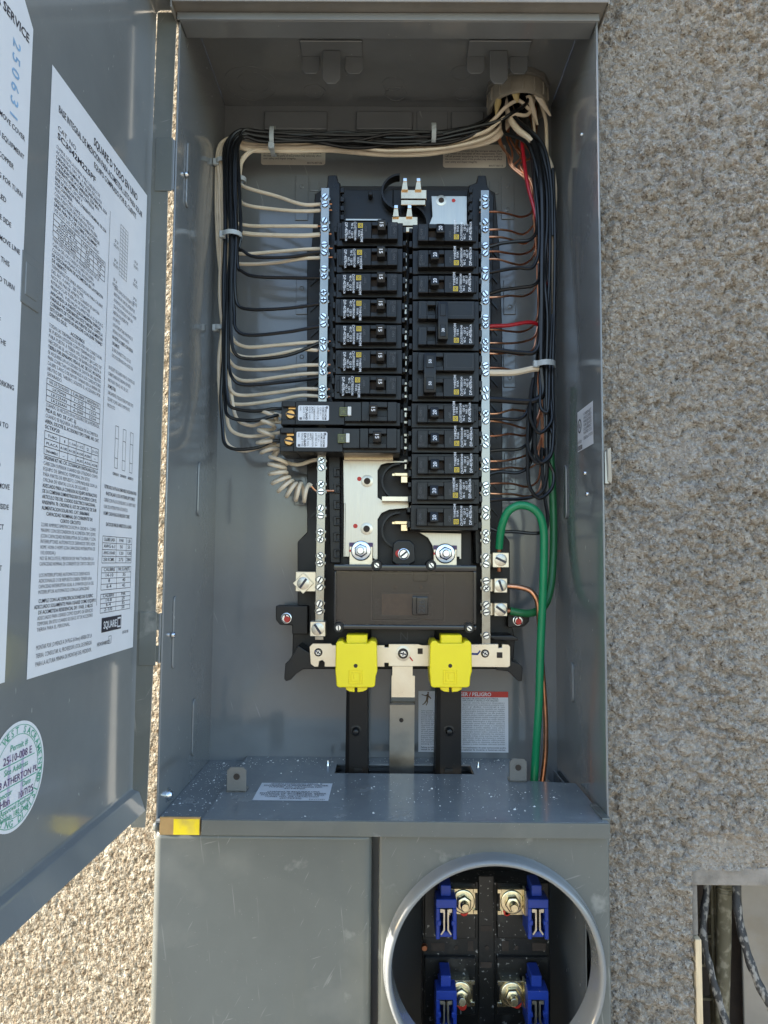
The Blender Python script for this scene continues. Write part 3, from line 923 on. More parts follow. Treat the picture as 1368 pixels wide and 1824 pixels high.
# ================================================================== door
HX = W(258, 640, 0).x
SL = 0.035
DD = Vector((-SL, -1, 0)).normalized()        # from the hinge towards the free edge
DN = Vector((1, -SL, 0)).normalized()         # the inner face looks this way
H0 = Vector((HX, 0, 0))
def on_door(u, v):
    d = ray(u, v)
    k = (H0 - CAM).dot(DN) / d.dot(DN)
    p_ = CAM + d * k
    return (p_ - H0).dot(DD), p_.z
def D(s, z, lift=0.0):
    q_ = H0 + DD * s + DN * lift
    return Vector((q_.x, q_.y, z))
zdb = on_door(232, 1408)[1]; zdt = W(283, 46, 0).z + .014
SDOOR = .365
# sheet with rounded folds: section through the height, swept along the door
sec = [(.020, zdt - .0005), (.0035, zdt - .0004), (.0012, zdt - .0014), (0, zdt - .0036), (0, zdt - .010), (0, .2), (0, 0), (0, -.1), (0, zdb + .014), (0, zdb + .0018), (.0004, zdb + .0007), (.0012, zdb), (.0052, zdb - .0012), (.0060, zdb - .0018), (.0064, zdb - .003), (.0125, zdb - .0165)]
b = MB()
th = .0013
for a, s_ in enumerate((0.006, .06, .15, .26, SDOOR)):
    pass
rows = [[D(s_, z, l) for l, z in sec] for s_ in (.0035, .008, .02, .05, .15, .26, SDOOR)]
rows = [[D(.0008, z, l + .0012) for l, z in sec[:-1]] + [D(.0008, sec[-1][1], sec[-1][0])]] + rows
back = [[p_ - DN * th - Vector((0, 0, 0)) for p_ in r_] for r_ in rows]
nR, nC = len(rows), len(sec)
vv = [p_ for r_ in rows for p_ in r_] + [p_ for r_ in back for p_ in r_]
ff = []
off = nR * nC
for i in range(nR - 1):
    for j in range(nC - 1):
        a_, b_, c_, d_ = i * nC + j, i * nC + j + 1, (i + 1) * nC + j + 1, (i + 1) * nC + j
        ff += [(a_, b_, c_, d_), (d_ + off, c_ + off, b_ + off, a_ + off)]
for i in range(nR - 1):
    ff += [(i * nC, (i + 1) * nC, (i + 1) * nC + off, i * nC + off), (i * nC + nC - 1, i * nC + nC - 1 + off, (i + 1) * nC + nC - 1 + off, (i + 1) * nC + nC - 1)]
b.add(vv, ff)
door = b.build('door', 'paint', cab, angle=60, wn=True)
door['label'] = 'grey door standing open towards the viewer, covered in printed labels'
# hinge-side flange facing out, notched at the two hinge leaves
fl = [(281, 22), (315, 22), (305, 252), (307, 252), (306, 279), (301, 279), (300, 303), (305, 303), (304, 330), (299, 330), (294, 560), (284, 880), (277, 1092),
      (288, 1095), (287, 1122), (277, 1122), (276, 1150), (286, 1150), (285, 1178), (273, 1180), (262, 1420), (258, 1474), (228, 1474), (232, 1408), (245, 1000), (257, 700), (263, 350)]
q = [W(u, v, -.0006) for u, v in fl]
q = [Vector((max(p_.x, HX + .0006), p_.y, p_.z)) for p_ in q]
flo = MB().extr(q, (0, .0013, 0)).build('hinge_flange', 'paint_cover', door)
for (v0, v1) in ((253, 332), (1098, 1178)):
    us = 285 if v0 < 500 else 256
    for v in (v0 + 0, v1 - 12):
        c = W(us, v, -.0007)
        MB().lathe(c, (0, -1, 0), [(-.0004, .0022), (.0002, .0022), (.0003, .0012), (-.0001, .001)], 14).build('hinge_dimple', 'paint_dark', flo)
    c0 = W(us + 3, (v0 + v1) / 2, -.0007)
    MB().pbox(us - 9, v0 - 8, us + 22, v1 + 8, -.0016, -.0007).build('hinge_leaf', 'paint_cover', flo, bevel=.0004)
for (v0, v1) in ((268, 318), (1112, 1162)):      # knuckles fixed to the cabinet
    c0, c1 = W(311 if v0 < 500 else 287, v0 - 20, -.001), W(310 if v0 < 500 else 286, v1 + 20, -.001)
    MB().box(XL - .0035, XL - .0018, -.001, .014, c1.z, c0.z).build('hinge_knuckle', 'paint', cab, bevel=.0005)

# big instruction label on the door
(sa, za), (sb, zb) = on_door(262, 350), on_door(235, 1152)
(sc, zc), (sd, zd) = on_door(95, 118), on_door(43, 1213)
LS0, LS1 = (sc + sd) / 2, (sa + sb) / 2             # left (free) and right (hinge) edges
LZ0, LZ1 = (zb + zd) / 2, (za + zc) / 2
LW, LH = LS0 - LS1, LZ1 - LZ0
def L1(x, y, lift=0):
    return D(LS0 - x, LZ0 + y, .0004 + lift)
P1 = MB().rect(L1, 0, 0, LW, LH, 0)
k = LH / 1000.0                                   # label is laid out in thousandths of its height
DRY, YS = [False], [1.0]
def ysc(y): return 872 - (872 - y) * YS[0]
def t1(s, x, y, size, width=None, bold=0.0, align='L', m=1):
    if DRY[0]: return
    y, size = ysc(y), size * YS[0] ** .8
    P1.text(s, L1, x * LW, y * k, size * k, m, None if width is None else width * LW, bold, align, .0006 if m == 0 else .0002)
t1('SQUARE D TODO EN UNO', .62, 958, 21, .50, .02, 'C')
t1('BASE INTEGRAL DE MEDICION PARA ACOMETIDA, LISTO PARA SOLAR', .5, 936, 17, .88, .012, 'C')
t1('EQUIPO COMPRADO POR EL CLIENTE', .62, 917, 15, .48, .012, 'C')
t1('CAT. NO.', .06, 905, 12, .16); t1('SC3042M225PF', .06, 890, 15, .34, .02)
def para(lines, x, y, w, size=12.5, lead=14.2, m=1):
    for ln in lines:
        bold = ln.startswith('*'); cen = ln.startswith('*^')
        s = ln.lstrip('*^')
        if s:
            t1(s, x + w / 2 if cen else x, y, size, None if cen else min(w, w * max(.25, len(s) / 43.0)), .010 if bold else 0.0, 'C' if cen else 'L', m if bold else 2)
        y -= lead
    return y
def table(x, y, w, rows_, h, cols, m=1):
    n_ = len(rows_)
    if DRY[0]: return y - n_ * h - 13
    for i in range(n_ + 1):
        P1.line(L1, x * LW, ysc(y - i * h) * k, (x + w) * LW, ysc(y - i * h) * k, .0004, m, .0002)
    xs_ = [x]
    for c in cols: xs_.append(xs_[-1] + c * w)
    for xx in xs_:
        P1.line(L1, xx * LW, ysc(y) * k, xx * LW, ysc(y - n_ * h) * k, .0004, m, .0002)
    for i, r_ in enumerate(rows_):
        for j, s in enumerate(r_):
            if s:
                t1(s, (xs_[j] + xs_[j + 1]) / 2, y - (i + .72) * h, 9.5, min((xs_[j + 1] - xs_[j]) * .8, .018 * len(s)), .004, 'C', m)
    return y - n_ * h - 13
x0, w0 = .055, .47
def left_column():
    y = para(['CUMPLE CON LA NORMA PARA TABLEROS DE', 'ACOMETIDA, TIPO 3R, A PRUEBA DE LLUVIA', '*CAPACIDAD NOMINAL MAX. DE LINEA PRINCIPAL, 225A',
              '*CAPACIDAD DE LA CORRIENTE, 225A MAX.', '*CORRIENTE NOMINAL 225A CONTINUA', 'ESPECTRO DE 120/240 V', '*BASE DE MEDICION PARA CORRIENTE NOMINAL DE 225A',
              '*225A CONTINUA', 'ADECUADO PARA USARSE CON MEDIDOR', 'CON PUENTE DE DESCONEXION DE PRUEBA', '*ADECUADO PARA USAR CON CONDUCTORES DE', '*LINEA PARA 75 C DE COBRE O ALUMINIO',
              'USE SOLO LOS CALIBRES INDICADOS ABAJO'], x0, 872, w0)
    y = table(x0, y + 8, w0, [['CALIBRE', 'PAR DE', 'TORSION'], ['AWG 4-1/0', '50', '5.6'], ['AWG 2/0-4/0', '150', '17'], ['250 KCMIL', '250', '28']], 15, (.5, .25, .25))
    y = para(['PARA DESCONECTAR LA ALIMENTACION DE LA', 'CARGA DE LOS CONDUCTORES DE LINEA', 'COLOQUE LA PALANCA DEL INTERRUPTOR', '*DE DESCONEXION DE ACOMETIDA EN LA POSICION', '*DE ABIERTO.',
              'TERMINALES DE LINEA ADECUADAS PARA CALIBRE', 'DEL NO. 4 AWG - 250 KCMIL', 'NOTA DE PAR DE APRIETE: CUANDO SE HAYAN', 'RETIRADO LAS TUERCAS DE MONTAJE', 'PRINCIPAL, VUELVALAS A APRETAR A 75 LB-PULG',
              '*APAGANDO LA FUENTE QUE SUMINISTRA ENERGIA', '*PARALELA NO DESENERGIZA ESTE TABLERO. CORTE LA', '*CORRIENTE DE TODAS LAS FUENTES QUE ALIMENTAN', '*ESTE EQUIPO ANTES DE REALIZAR CUALQUIER TRABAJO', '*DENTRO DE EL.',
              '*^ACCESORIOS', 'TODAS LAS TERMINALES DE NEUTRO NO CONECTADAS', 'SE PUEDEN UTILIZAR COMO TERMINALES DE', 'PARA PUESTA A TIERRA DEL EQUIPO. EN CASO DE', 'NECESITAR EL ACCESORIO DE BARRA DE PUESTA A',
              '*TIERRA POR SEPARADO, PIDA EL NO. DE CAT. PK15GTAL'], x0, y, w0)
    y = para(['SE REQUIERE UN ACCESORIO DE ZAPATA DEL NEUTRO', 'PARA CONECTAR LAS TERMINALES A LOS CONDUCTORES', 'CALIBRE 3 AWG O DE MAYOR TAMANO EN LA BARRA DEL', 'NEUTRO DEL TABLERO. SOLICITE EL ACCESORIO POR', 'SEPARADO.'], x0, y, w0)
    y = table(x0, y + 8, w0, [['NO. DE CATALOGO', 'CALIBRE', 'RESISTENCIA'], ['LK70AN', '1-2/0', '70A'], ['LK125AN', '4-250', '125A'], ['LK225AN', '6-300', '225A']], 15, (.42, .28, .30))
    y = para(['CUANDO SE NECESITE UN ACCESORIO DE 5A MORDAZA,', '*PIDA EL NO. DE CAT. 5J.', 'CUANDO SE REQUIERA LA ENTRADA DE ACOMETIDA', '*AEREA, SOLICITE EL ACCESORIO TIPO TUNEL NO. CAT.', '*SCTKP20.'], x0, y, w0)
    y = table(x0, y + 8, w0, [['TUBO', '1', '1-1/4', '1-1/2', '2', '2-1/2'], ['PLACA', 'A100', 'A125', 'A150', 'A200', '-'], ['ENSAMBLE', '-', '-', 'A35', 'A36', 'A38']], 20, (.25, .15, .15, .15, .15, .15))
    y = para(['*ORDENAR KIT NO. CAT. SCF1RANCAP E INSTALARLO EN LA', 'CABECERA SUPERIOR CUANDO SEA UTILIZADO COMO', 'EQUIPO DE SERVICIO TEMPORAL EN SITIO', 'PARA PARTES DE REPUESTO, COMUNIQUESE CON LA', 'OFICINA DE VENTAS LOCAL DE SQUARE D',
              '*ADECUADO PARA LA CONEXION AL EQUIPO INTERACTIVO', '*DE LA COMPANIA SUMINISTRADORA DE ACUERDO CON EL', '*ARTICULO 705 DEL CODIGO ELECTRICO NACIONAL', '*ANSI/NFPA 70. ORDENE EL KIT DE ZAPATAS DE SUB', '*ALIMENTACION SOLAR NO. CAT. SRB60MAF.',
              '*^CAPACIDAD NOMINAL DE CORRIENTE DE', '*^CORTO CIRCUITO', '22,000 AMPERES SIMETRICOS RCM A 120/240 V~ COMO', 'MAXIMO CON DESCONEXION DE ACOMETIDA TIPO QOM2', '(CON CAPACIDAD INTERRUPTIVA DE 22,000A) Y CON',
              'INTERRUPTORES AUTOMATICOS DERIVADOS TIPO HOM,', 'HOMF, HOMA O HOMT (CON CAPACIDAD INTERRUPTIVA DE', '10,000A)', 'NO SE INCLUYE EL MEDIDOR DE WATTHORA EN LA', 'CAPACIDAD NOMINAL DE CORRIENTE DE CORTO CIRCUITO', '',
              'LOS INTERRUPTORES AUTOMATICOS DERIVADOS', 'ADICIONALES O DE REPUESTO DEBEN TENER UNA', 'CAPACIDAD INTERRUPTIVA IGUAL A, O MAYOR QUE LA DEL', 'INTERRUPTOR AUTOMATICO CON LA CAPACIDAD'], x0, y, w0)
    y = para(['*^CUMPLE CON LAS ESPECIFICACIONES DE EUSERC', '*^ADECUADO SOLAMENTE PARA USARSE COMO EQUIPO', '*^DE ACOMETIDA RESIDENCIAL DE 1 FASE, 3 HILOS', 'ADECUADO PARA USARSE COMO EQUIPO DE SERVICIO', 'TEMPORAL EN SITIO CUANDO SE USA EL KIT DE ACCESORIO',
              'TIERRA PARA EL PERSONAL.'], x0, y - 8, w0)
    return y
DRY[0] = True
yend = left_column()
DRY[0] = False
YS[0] = (872 - 62) / (872 - yend)
left_column()
YS[0] = 1.0
y = para(['MONTAR POR LO MENOS A 24 PULG (610mm) ARRIBA DE LA', 'TIERRA. CONSULTAR AL PROVEEDOR LOCAL DE ENERGIA', 'PARA LA ALTURA MINIMA DE MONTAJE DEL MEDIDOR.'], x0, 42, w0, 10.5, 13)
P1.line(L1, .56 * LW, .10 * LH, .56 * LW, .87 * LH, .0004, 1, .0002)
# right column
x1, w1 = .63, .32
for r_ in range(15):
    P1.line(L1, .68 * LW, (868 - r_ * 7.5) * k, .77 * LW, (868 - r_ * 7.5) * k, .0003, 1, .0002)
for xx in (.68, .71, .74, .77):
    P1.line(L1, xx * LW, 868 * k, xx * LW, 763 * k, .0003, 1, .0002)
for xx in (.62, .86):
    for r_ in range(3):
        t1('SP 24', xx, 820 - r_ * 40, 9, .04); t1('CIRCUITO', xx - .01, 810 - r_ * 40, 9, .06)
y = para(['CIERRE CON PLACAS DE RELLENO LAS', 'ABERTURAS SIN USAR DEL INTERRUPTOR', 'AUTOMATICO. PIDA EL NO. DE CAT. HOMFP', 'CADA PLACA DE RELLENO CUBRE UNA', 'ABERTURA DEL INTERRUPTOR', 'AUTOMATICO', 'LOS INTERRUPTORES PRINCIPALES SE', 'OPERAN AL MOVER LA PALANCA', '*NO RETIRE LA CUBIERTA CON ENERGIA', '*UNICAMENTE.', 'EL PAR DE APRIETE TOTAL DE LOS',
          'CIRCUITOS DERIVADOS NO EXCEDE 225A'], x1, 725, w1, 10, 12.5)
y = para(['UN EQUIPO DE GUARDA PARA EL CONTROL DE', 'SOBRETENSION SECUNDARIA SE PUEDE', 'INSTALAR. PIDA EL NO. DE CAT.', '*HOM2175SB.', 'UNICAMENTE UTILICE INTERRUPTORES TIPO', 'SQUARE D QWIK-GARD O HOM EN ESTE', 'PRODUCTO.'], x1 - .03, 560, w1 + .03, 10, 12.5)
for i, xx in enumerate((.70, .79, .88)):       # three small breaker drawings
    for (a0, b0, a1, b1) in ((0, 0, .035, 0), (.035, 0, .035, 85), (.035, 85, 0, 85), (0, 85, 0, 0), (0, 20, .035, 20), (0, 60, .035, 60)):
        P1.line(L1, (xx + a0) * LW, (370 + b0) * k, (xx + a1) * LW, (370 + b1) * k, .0004, 1, .0002)
    t1(('CERRADO', 'DISPARADO', 'ABIERTO')[i], xx + .018, 355, 8, .07, .01, 'C')
y = para(['*RETIRE SOLO LAS PLACAS REMOVIBLES NECESARIAS PARA', '*^INSTALAR LOS INTERRUPTORES', 'CIERRE CON PLACAS DE RELLENO LAS ABERTURAS', 'USAR DEL INTERRUPTOR AUTOMATICO', '*HOMFP. CADA PLACA DE RELLENO CUBRE'], x1 - .03, 325, w1 + .06, 10, 13)
t1('DATOS DE PAR DE APRIETE DE LA LINEA', .78, 252, 10, .30, .014, 'C')
y = table(.60, 232, .34, [['CALIBRE LINEA', 'PAR', 'LB'], ['AWG 6-1', '50', '55'], ['AWG 1/0-4/0', '120', '130'], ['250 KCMIL', '275', '280']], 13, (.45, .35, .2))
y = table(.60, 172, .34, [['CALIBRE', 'PAR DE APRIETE'], ['14-10', '35'], ['8', '40'], ['6-4', '45']], 11, (.5, .5))
y = table(.60, 120, .34, [['CALIBRE', 'PAR'], ['14-8', '20'], ['6-4', '35'], ['2-1/0', '50']], 9, (.5, .5))
P1.rect(L1, .62 * LW, 46 * k, .84 * LW, 74 * k, 1, .0002)
t1('SQUARE', .635, 53, 20, .145, .02, 'L', 0)
P1.rect(L1, .792 * LW, 50 * k, .832 * LW, 70 * k, 0, .0004)
P1.rect(L1, .797 * LW, 53 * k, .827 * LW, 67 * k, 1, .0005)
t1('HECHO EN MEXICO', .58, 22, 9.5, .13, .01); t1('EAV81198', .86, 34, 9, .07)
P1.line(L1, .70 * LW, 22 * k, .73 * LW, 22 * k, .0004, 1, .0002); P1.line(L1, .70 * LW, 36 * k, .73 * LW, 36 * k, .0004, 1, .0002)
P1.line(L1, .70 * LW, 22 * k, .70 * LW, 36 * k, .0004, 1, .0002); P1.line(L1, .73 * LW, 22 * k, .73 * LW, 36 * k, .0004, 1, .0002)
t1('UL', .707, 25, 10, .015)
P1 = [P1]
lab = P1[0]
for i, q_ in enumerate(lab.v):        # letters printed white on the black logo sit above it
    pass
o = lab.build('instruction_label', ['paper', 'ink', 'ink_grey'], door, smooth=False, recalc=False)
o['label'] = 'tall white instruction label in Spanish with a black logo'

# second paper, cut by the picture edge
(sa, za), (sb, zb) = on_door(60, 55), on_door(5, 1216)
S2, Z2b, Z2t = (sa + sb) / 2, zb, za + .012
def L2(x, y, lift=0):
    return D(S2 + .15 - x, Z2b + y, .0004 + lift)
W2, H2 = .15, Z2t - Z2b
b = MB().add([L2(0, 0), L2(W2, 0), L2(W2, H2 - .012), L2(W2 - .012, H2), L2(0, H2)], [(0, 1, 2, 3, 4)], 0)
b.text('METER SERVICE', L2, W2 - .004, H2 - .024, .0075, 1, align='R', bold=.02, lift=.0002)
rs = random.Random(5)
words = 'USE ONLY COPPER OR ALUMINUM CONDUCTORS RATED FOR 75 C WHEN INSTALLED IN THIS SERVICE PANEL TURN OFF ALL POWER BEFORE WORKING INSIDE OF THE EQUIPMENT DO NOT REMOVE COVER CONNECT TO LINE SIDE'.split()
for i in range(26):
    if i in (9, 16): continue
    yy = H2 - .085 - i * .0115
    if yy < .01: break
    rs.shuffle(words)
    b.text(' '.join(words[:6]), L2, W2 - rs.choice([.004, .008, .014, .02]), yy, .0042, 1, align='R', bold=.008, lift=.0002)
nm = '250631'
for i, ch_ in enumerate(nm):           # stamped number, set sideways
    def LR(x, y, lift=0, yy=H2 - .032 - i * .0085):
        return L2(W2 - .020 + y, yy - x, lift)
    b.text(ch_, LR, 0, 0, .011, 2, bold=.012, lift=.0002)
o = b.build('paper_notice', ['paper', 'ink', 'ink_stamp'], door, smooth=False, recalc=False)
o['label'] = 'white notice with a stamped blue number, cut by the picture edge'

# pressed square between the two papers
(sa, za), (sb, zb) = on_door(66, 545), on_door(40, 458)
for gsz, hh in ((.0105, .0010), (.0068, .0016)):
    c = ((sa + sb) / 2, (za + zb) / 2)
    b = MB().extr([D(c[0] + a_ * gsz, c[1] + e_ * gsz * 1.5, -.0005) for a_, e_ in ((-1, -1), (1, -1), (1, 1), (-1, 1))], DN * (hh + .0005))
    b.build('pressed_square', 'paint', door, bevel=.001, seg=2)

# inspection sticker, oval because of the viewing angle: a round green and white seal
(sa, za), (sb, zb) = on_door(76, 1365), on_door(33, 1285)
(sc, zc) = on_door(5, 1492)
RS = (zb - zc) / 2
C0 = (on_door(76, 1375)[0] + RS, (zb + zc) / 2)
def L3(x, y, lift=0):
    return D(C0[0] - x, C0[1] + y, .0004 + lift)
b = MB()
n = 64
b.add([L3(math.cos(2 * math.pi * i / n) * RS, math.sin(2 * math.pi * i / n) * RS) for i in range(n)], [tuple(range(n))], 0)
def circ(r_, t_, m_):
    vv_ = [L3(math.cos(2 * math.pi * i / n) * q_, math.sin(2 * math.pi * i / n) * q_, .0002) for q_ in (r_ - t_ / 2, r_ + t_ / 2) for i in range(n)]
    b.add(vv_, [(i, (i + 1) % n, (i + 1) % n + n, i + n) for i in range(n)], m_)
circ(RS * .93, RS * .012, 1); circ(RS * .76, RS * .012, 1)
def arc_text(s, a_mid, r_, size, m_, flip=False):
    step = size * .78 / r_
    for i, ch_ in enumerate(s):
        da = (i - (len(s) - 1) / 2) * step
        a_ = a_mid - da if not flip else a_mid + da
        rot = a_ - math.pi / 2 if not flip else a_ + math.pi / 2
        def LA(x, y, lift=0, a_=a_, rot=rot):
            X_ = x - size * .32; Y_ = y - size * .35
            return L3(math.cos(a_) * r_ + X_ * math.cos(rot) - Y_ * math.sin(rot), math.sin(a_) * r_ + X_ * math.sin(rot) + Y_ * math.cos(rot), lift)
        b.text(ch_, LA, 0, 0, size, m_, bold=.012, lift=.0002)
arc_text('CITY OF WEST SACRAMENTO', math.pi / 2 + .04, RS * .845, RS * .185, 1)
arc_text('BUILDING DIVISION', -math.pi / 2 + .02, RS * .845, RS * .185, 1, True)
for s, x, y, sz, m_ in (('Permit #', .05, .50, .17, 1), ('25-10-008 E', .02, .30, .20, 2), ('Site Address', -.02, .10, .16, 1), ('918 ATHERTON PL', .0, -.10, .18, 2),
                        ('Inspector', -.42, -.29, .15, 1), ('Date', .36, -.27, .15, 1), ('Hbn', -.36, -.45, .19, 2), ('10/7/25', .34, -.45, .18, 2),
                        ('Approval Expires', .0, -.60, .145, 1), ('within 180 Days', .0, -.73, .145, 1)):
    b.text(s, L3, x * RS, y * RS, sz * RS, m_, align='C', bold=.006, lift=.0003)
for yy, w_ in ((.26, .62), (-.14, .70), (-.49, .66)):
    b.line(L3, -w_ * RS, yy * RS, w_ * RS, yy * RS, RS * .018, 1, .0002)
for xx in (-.25, .2):
    b.rect(L3, (xx - .04) * RS, -.5 * RS, (xx + .04) * RS, .45 * RS, 3, .0001)
o = b.build('inspection_sticker', ['paper', 'ink_green', 'ink_pen', 'ink_ghost'], door, smooth=False, recalc=False)
o['label'] = 'round white and green inspection sticker with handwriting'

# ================================================================== panel labels on the back wall
def on_back(u0, v1):
    o_ = W(u0, v1, YB)
    return lambda x, y, lift=0: Vector((o_.x + x, YB - .0004 - lift, o_.z + y))
def back_size(u0, v0, u1, v1):
    a, c = W(u0, v1, YB), W(u1, v0, YB)
    return c.x - a.x, c.z - a.z
def rrect(fn, w, h, r, b, m=0):
    pts = []
    for cx, cy, a0 in ((w - r, r, -90), (w - r, h - r, 0), (r, h - r, 90), (r, r, 180)):
        for k in range(5):
            a = R(a0 + 90 * k / 4)
            pts.append(fn(cx + math.cos(a) * r, cy + math.sin(a) * r, 0))
    b.add(pts, [tuple(range(len(pts)))], m)
for (u0, v0, u1, v1), code in (((465, 252, 580, 294), '80176-057-06'), ((789, 258, 901, 299), '80577-06113')):
    fn = on_back(u0, v1); w, h = back_size(u0, v0, u1, v1)
    b = MB()
    rrect(fn, w, h, .003, b)
    for i, s in enumerate(['', 'Tighten all terminals to the torque values that', 'are listed on the label of this equipment. Turn', 'off all power supplying this equipment before', 'the non-metallic parts of the product may adversely affect', 'user safety and impair integrity.']):
        b.text(s, fn, .0025, h - .0055 - i * .0032, .0032, 1, width=(w - .005) * (.55 if i == 5 else .97), bold=.006, lift=.0002)
    b.text(code, fn, w * .95, .0014, .003, 1, align='R', bold=.01, lift=.0002)
    o = b.build('caution_label', ['paper_w', 'ink'], cab, smooth=False, recalc=False)

u0, v0, u1, v1 = 745, 1232, 905, 1339
fn = on_back(u0, v1); w, h = back_size(u0, v0, u1, v1)
b = MB().rect(fn, 0, 0, w, h, 0)
b.rect(fn, w * .19, h * .905, w, h, 2, .0002)
b.text('DANGER / PELIGRO', fn, w * .33, h * .925, h * .085, 0, width=w * .48, bold=.02, lift=.0004)
for i in range(22):
    for c0, c1 in ((.02, .47), (.50, .97)):
        if c0 < .4 and i < 7: continue
    rs = random.Random(i + 40)
words = 'this equipment must be installed and serviced only by qualified electrical personnel turn off all power supplying before working on or inside always use a properly rated voltage sensing device replace all doors and covers before turning on do not allow petroleum based paints'.split()
palabras = 'este equipo debe ser instalado y prestarle servicio solamente por personal especializado desenergice antes de realizar cualquier trabajo siempre utilice un dispositivo detector de tension nominal adecuado vuelva a colocar todos los dispositivos puertas y cubiertas'.split()
rs = random.Random(11)
for i in range(24):
    y = h * .87 - i * h * .034
    if y < h * .10: break
    if i >= 6:
        s = ' '.join(rs.sample(words, 6))
        b.text(s, fn, w * .03, y, h * .036, 3, width=w * .43, bold=.004, lift=.0002)
    s = ('PELIGRO DE DESCARGA ELECTRICA,', 'EXPLOSION O DESTELLO POR ARQUEO')[i] if i < 2 else ' '.join(rs.sample(palabras, 6))
    b.text(s, fn, w * .49, y, h * .036, 1 if i < 2 else 3, width=w * (.47 if i > 1 else .40), bold=.012 if i < 2 else .004, lift=.0002)
for i, (s, t) in enumerate((('Failure to follow these instructions will', 'El incumplimiento de estas instrucciones podra'), ('result in death or serious injury.', 'ocasionar la muerte o lesiones serias.'))):
    b.text(s, fn, w * .03, h * (.065 - i * .036), h * .037, 1, width=w * .40, bold=.012, lift=.0002)
    b.text(t, fn, w * .47, h * (.065 - i * .036), h * .037, 1, width=w * .50, bold=.012, lift=.0002)
# struck figure pictogram
b.rect(fn, w * .005, h * .75, w * .165, h * .995, 0, .0001)
def seg(x0, y0, x1, y1, t): b.line(fn, w * x0, h * y0, w * x1, h * y1, h * t, 4, .0003)
seg(.035, .945, .075, .925, .014); seg(.075, .925, .105, .93, .02); seg(.105, .955, .095, .855, .035); seg(.105, .93, .14, .875, .018)
seg(.095, .86, .07, .80, .022); seg(.07, .80, .045, .775, .016); seg(.098, .86, .10, .81, .022); seg(.10, .81, .085, .765, .016)
b.add([fn(w * .108 + math.cos(a) * h * .016, h * .972 + math.sin(a) * h * .016, .0003) for a in [i * math.pi / 5 for i in range(10)]], [tuple(range(10))], 4)
o = b.build('danger_label', ['paper', 'ink', 'ink_red', 'ink_grey', 'ink_brown'], cab, smooth=False, recalc=False)
o['label'] = 'white bilingual danger label with a red heading and a struck figure'

# ================================================================== panel interior
pi_ = thing('panel_interior', 'black plastic panel interior carrying metal bus bars and terminal bars behind the breakers', 'panel interior', (W(700, 1190, .165).x, .165, W(700, 1190, .165).z))
b = MB().pprism([(585, 331), (860, 331), (882, 342), (889, 430), (895, 600), (895, 948), (908, 965), (908, 1090), (917, 1140), (914, 1192), (520, 1192), (522, 1110), (530, 1090),
                 (530, 965), (547, 948), (547, 440), (555, 440), (561, 345)], .148, .1715)
b.build('base', 'plastic2', pi_, bevel=.0008)
b = MB()
b.pprism([(584, 312), (600, 311), (603, 325), (606, 325), (606, 1003), (588, 1003), (575, 360), (582, 340)], .122, .149)
b.build('side_rail', 'plastic', pi_, bevel=.0008)
b = MB()
b.pprism([(851, 312), (866, 312), (868, 330), (880, 350), (868, 1005), (850, 1005), (847, 1003), (835, 330), (849, 325)], .122, .149)
b.build('side_rail', 'plastic', pi_, bevel=.0008)
for side, us in ((0, (606, 613)), (1, (835, 842))):
    for v in range(334, 400, 16):
        MB().pbox(us[0], v, us[1], v + 9, .1195, .123).build('clip_rib', 'plastic', pi_, bevel=.0004)
for v in range(833, 1000, 29):
    MB().pprism([(594, v), (606, v), (606, v + 3), (599, v + 3), (599, v + 13), (606, v + 13), (606, v + 16), (594, v + 16)], .1185, .123).build('breaker_hook', 'plastic', pi_, bevel=.0004)
for v in range(445, 920, 46):       # ribs that show on the side wings
    MB().pprism([(553, v + 14), (585, v - 14), (585, v - 10), (553, v + 18)], .146, .1482).build('wing_rib', 'plastic', pi_)
    MB().pprism([(866, v - 14), (886, v + 10), (886, v + 14), (866, v - 10)], .146, .1482).build('wing_rib', 'plastic', pi_)
MB().pbox(608, 338, 700, 400, .136, .149).pbox(700, 338, 834, 400, .1365, .149).build('deck', 'plastic', pi_, bevel=.0006)
MB().pbox(606, 812, 840, 1012, .137, .149).build('deck', 'plastic2', pi_, bevel=.0006)
MB().pbox(718, 395, 731, 960, .1375, .149).build('centre_channel', 'plastic', pi_)
c = W(660, 352, .136)
MB().lathe(c, (0, -1, 0), [(0, .0026), (.009, .0024), (.0095, .0018)], 14).build('locating_pin', 'plastic', pi_)
MB().pbox(616, 390, 679, 392.5, .1295, .137).build('bus_edge', 'alu', pi_)

# bus bars
b = MB().pprism([(768, 349), (832, 349), (832, 420), (752, 420), (764, 400), (770, 385)], .1275, .1300)
bus = b.build('bus_bar', 'alu', pi_, bevel=.0004)
c = W(786, 357, .1275)
MB().lathe(c, (0, -1, 0), [(-.0005, .0056), (.0003, .0056), (.0004, .0052)], 24, 0).lathe(c, (0, -1, 0), [(.0003, .0030), (.0005, .0030)], 16, 1).build('rivet', ['jaw', 'dark'], bus)
b = MB().pprism([(611, 819), (728, 821), (728, 824), (690, 825), (679, 828), (673, 838), (673, 886), (681, 891), (728, 893), (728, 905), (694, 908), (680, 914), (673, 925), (673, 996), (668, 997), (662, 992), (613, 992)], .1275, .1300)
b.pbox(612, 896, 615, 992, .1262, .1275)
bus = b.build('bus_bar', 'alu', pi_, bevel=.0004)
for u, v in ((654, 857), (653, 942)):
    c = W(u, v, .1275)
    MB().lathe(c, (0, -1, 0), [(-.0005, .0062), (.0004, .0062), (.0006, .0056)], 24, 0).lathe(c, (0, -1, 0), [(.0005, .0035), (.0008, .0033)], 18, 1).build('rivet', ['jaw', 'dark'], bus)
for u, v in ((640, 853), (633, 937)):
    c = W(u, v, .1274)
    MB().lathe(c, (0, -1, 0), [(0, .0024), (.0002, .0022)], 9).build('red_check_dot', 'ink_red', bus)
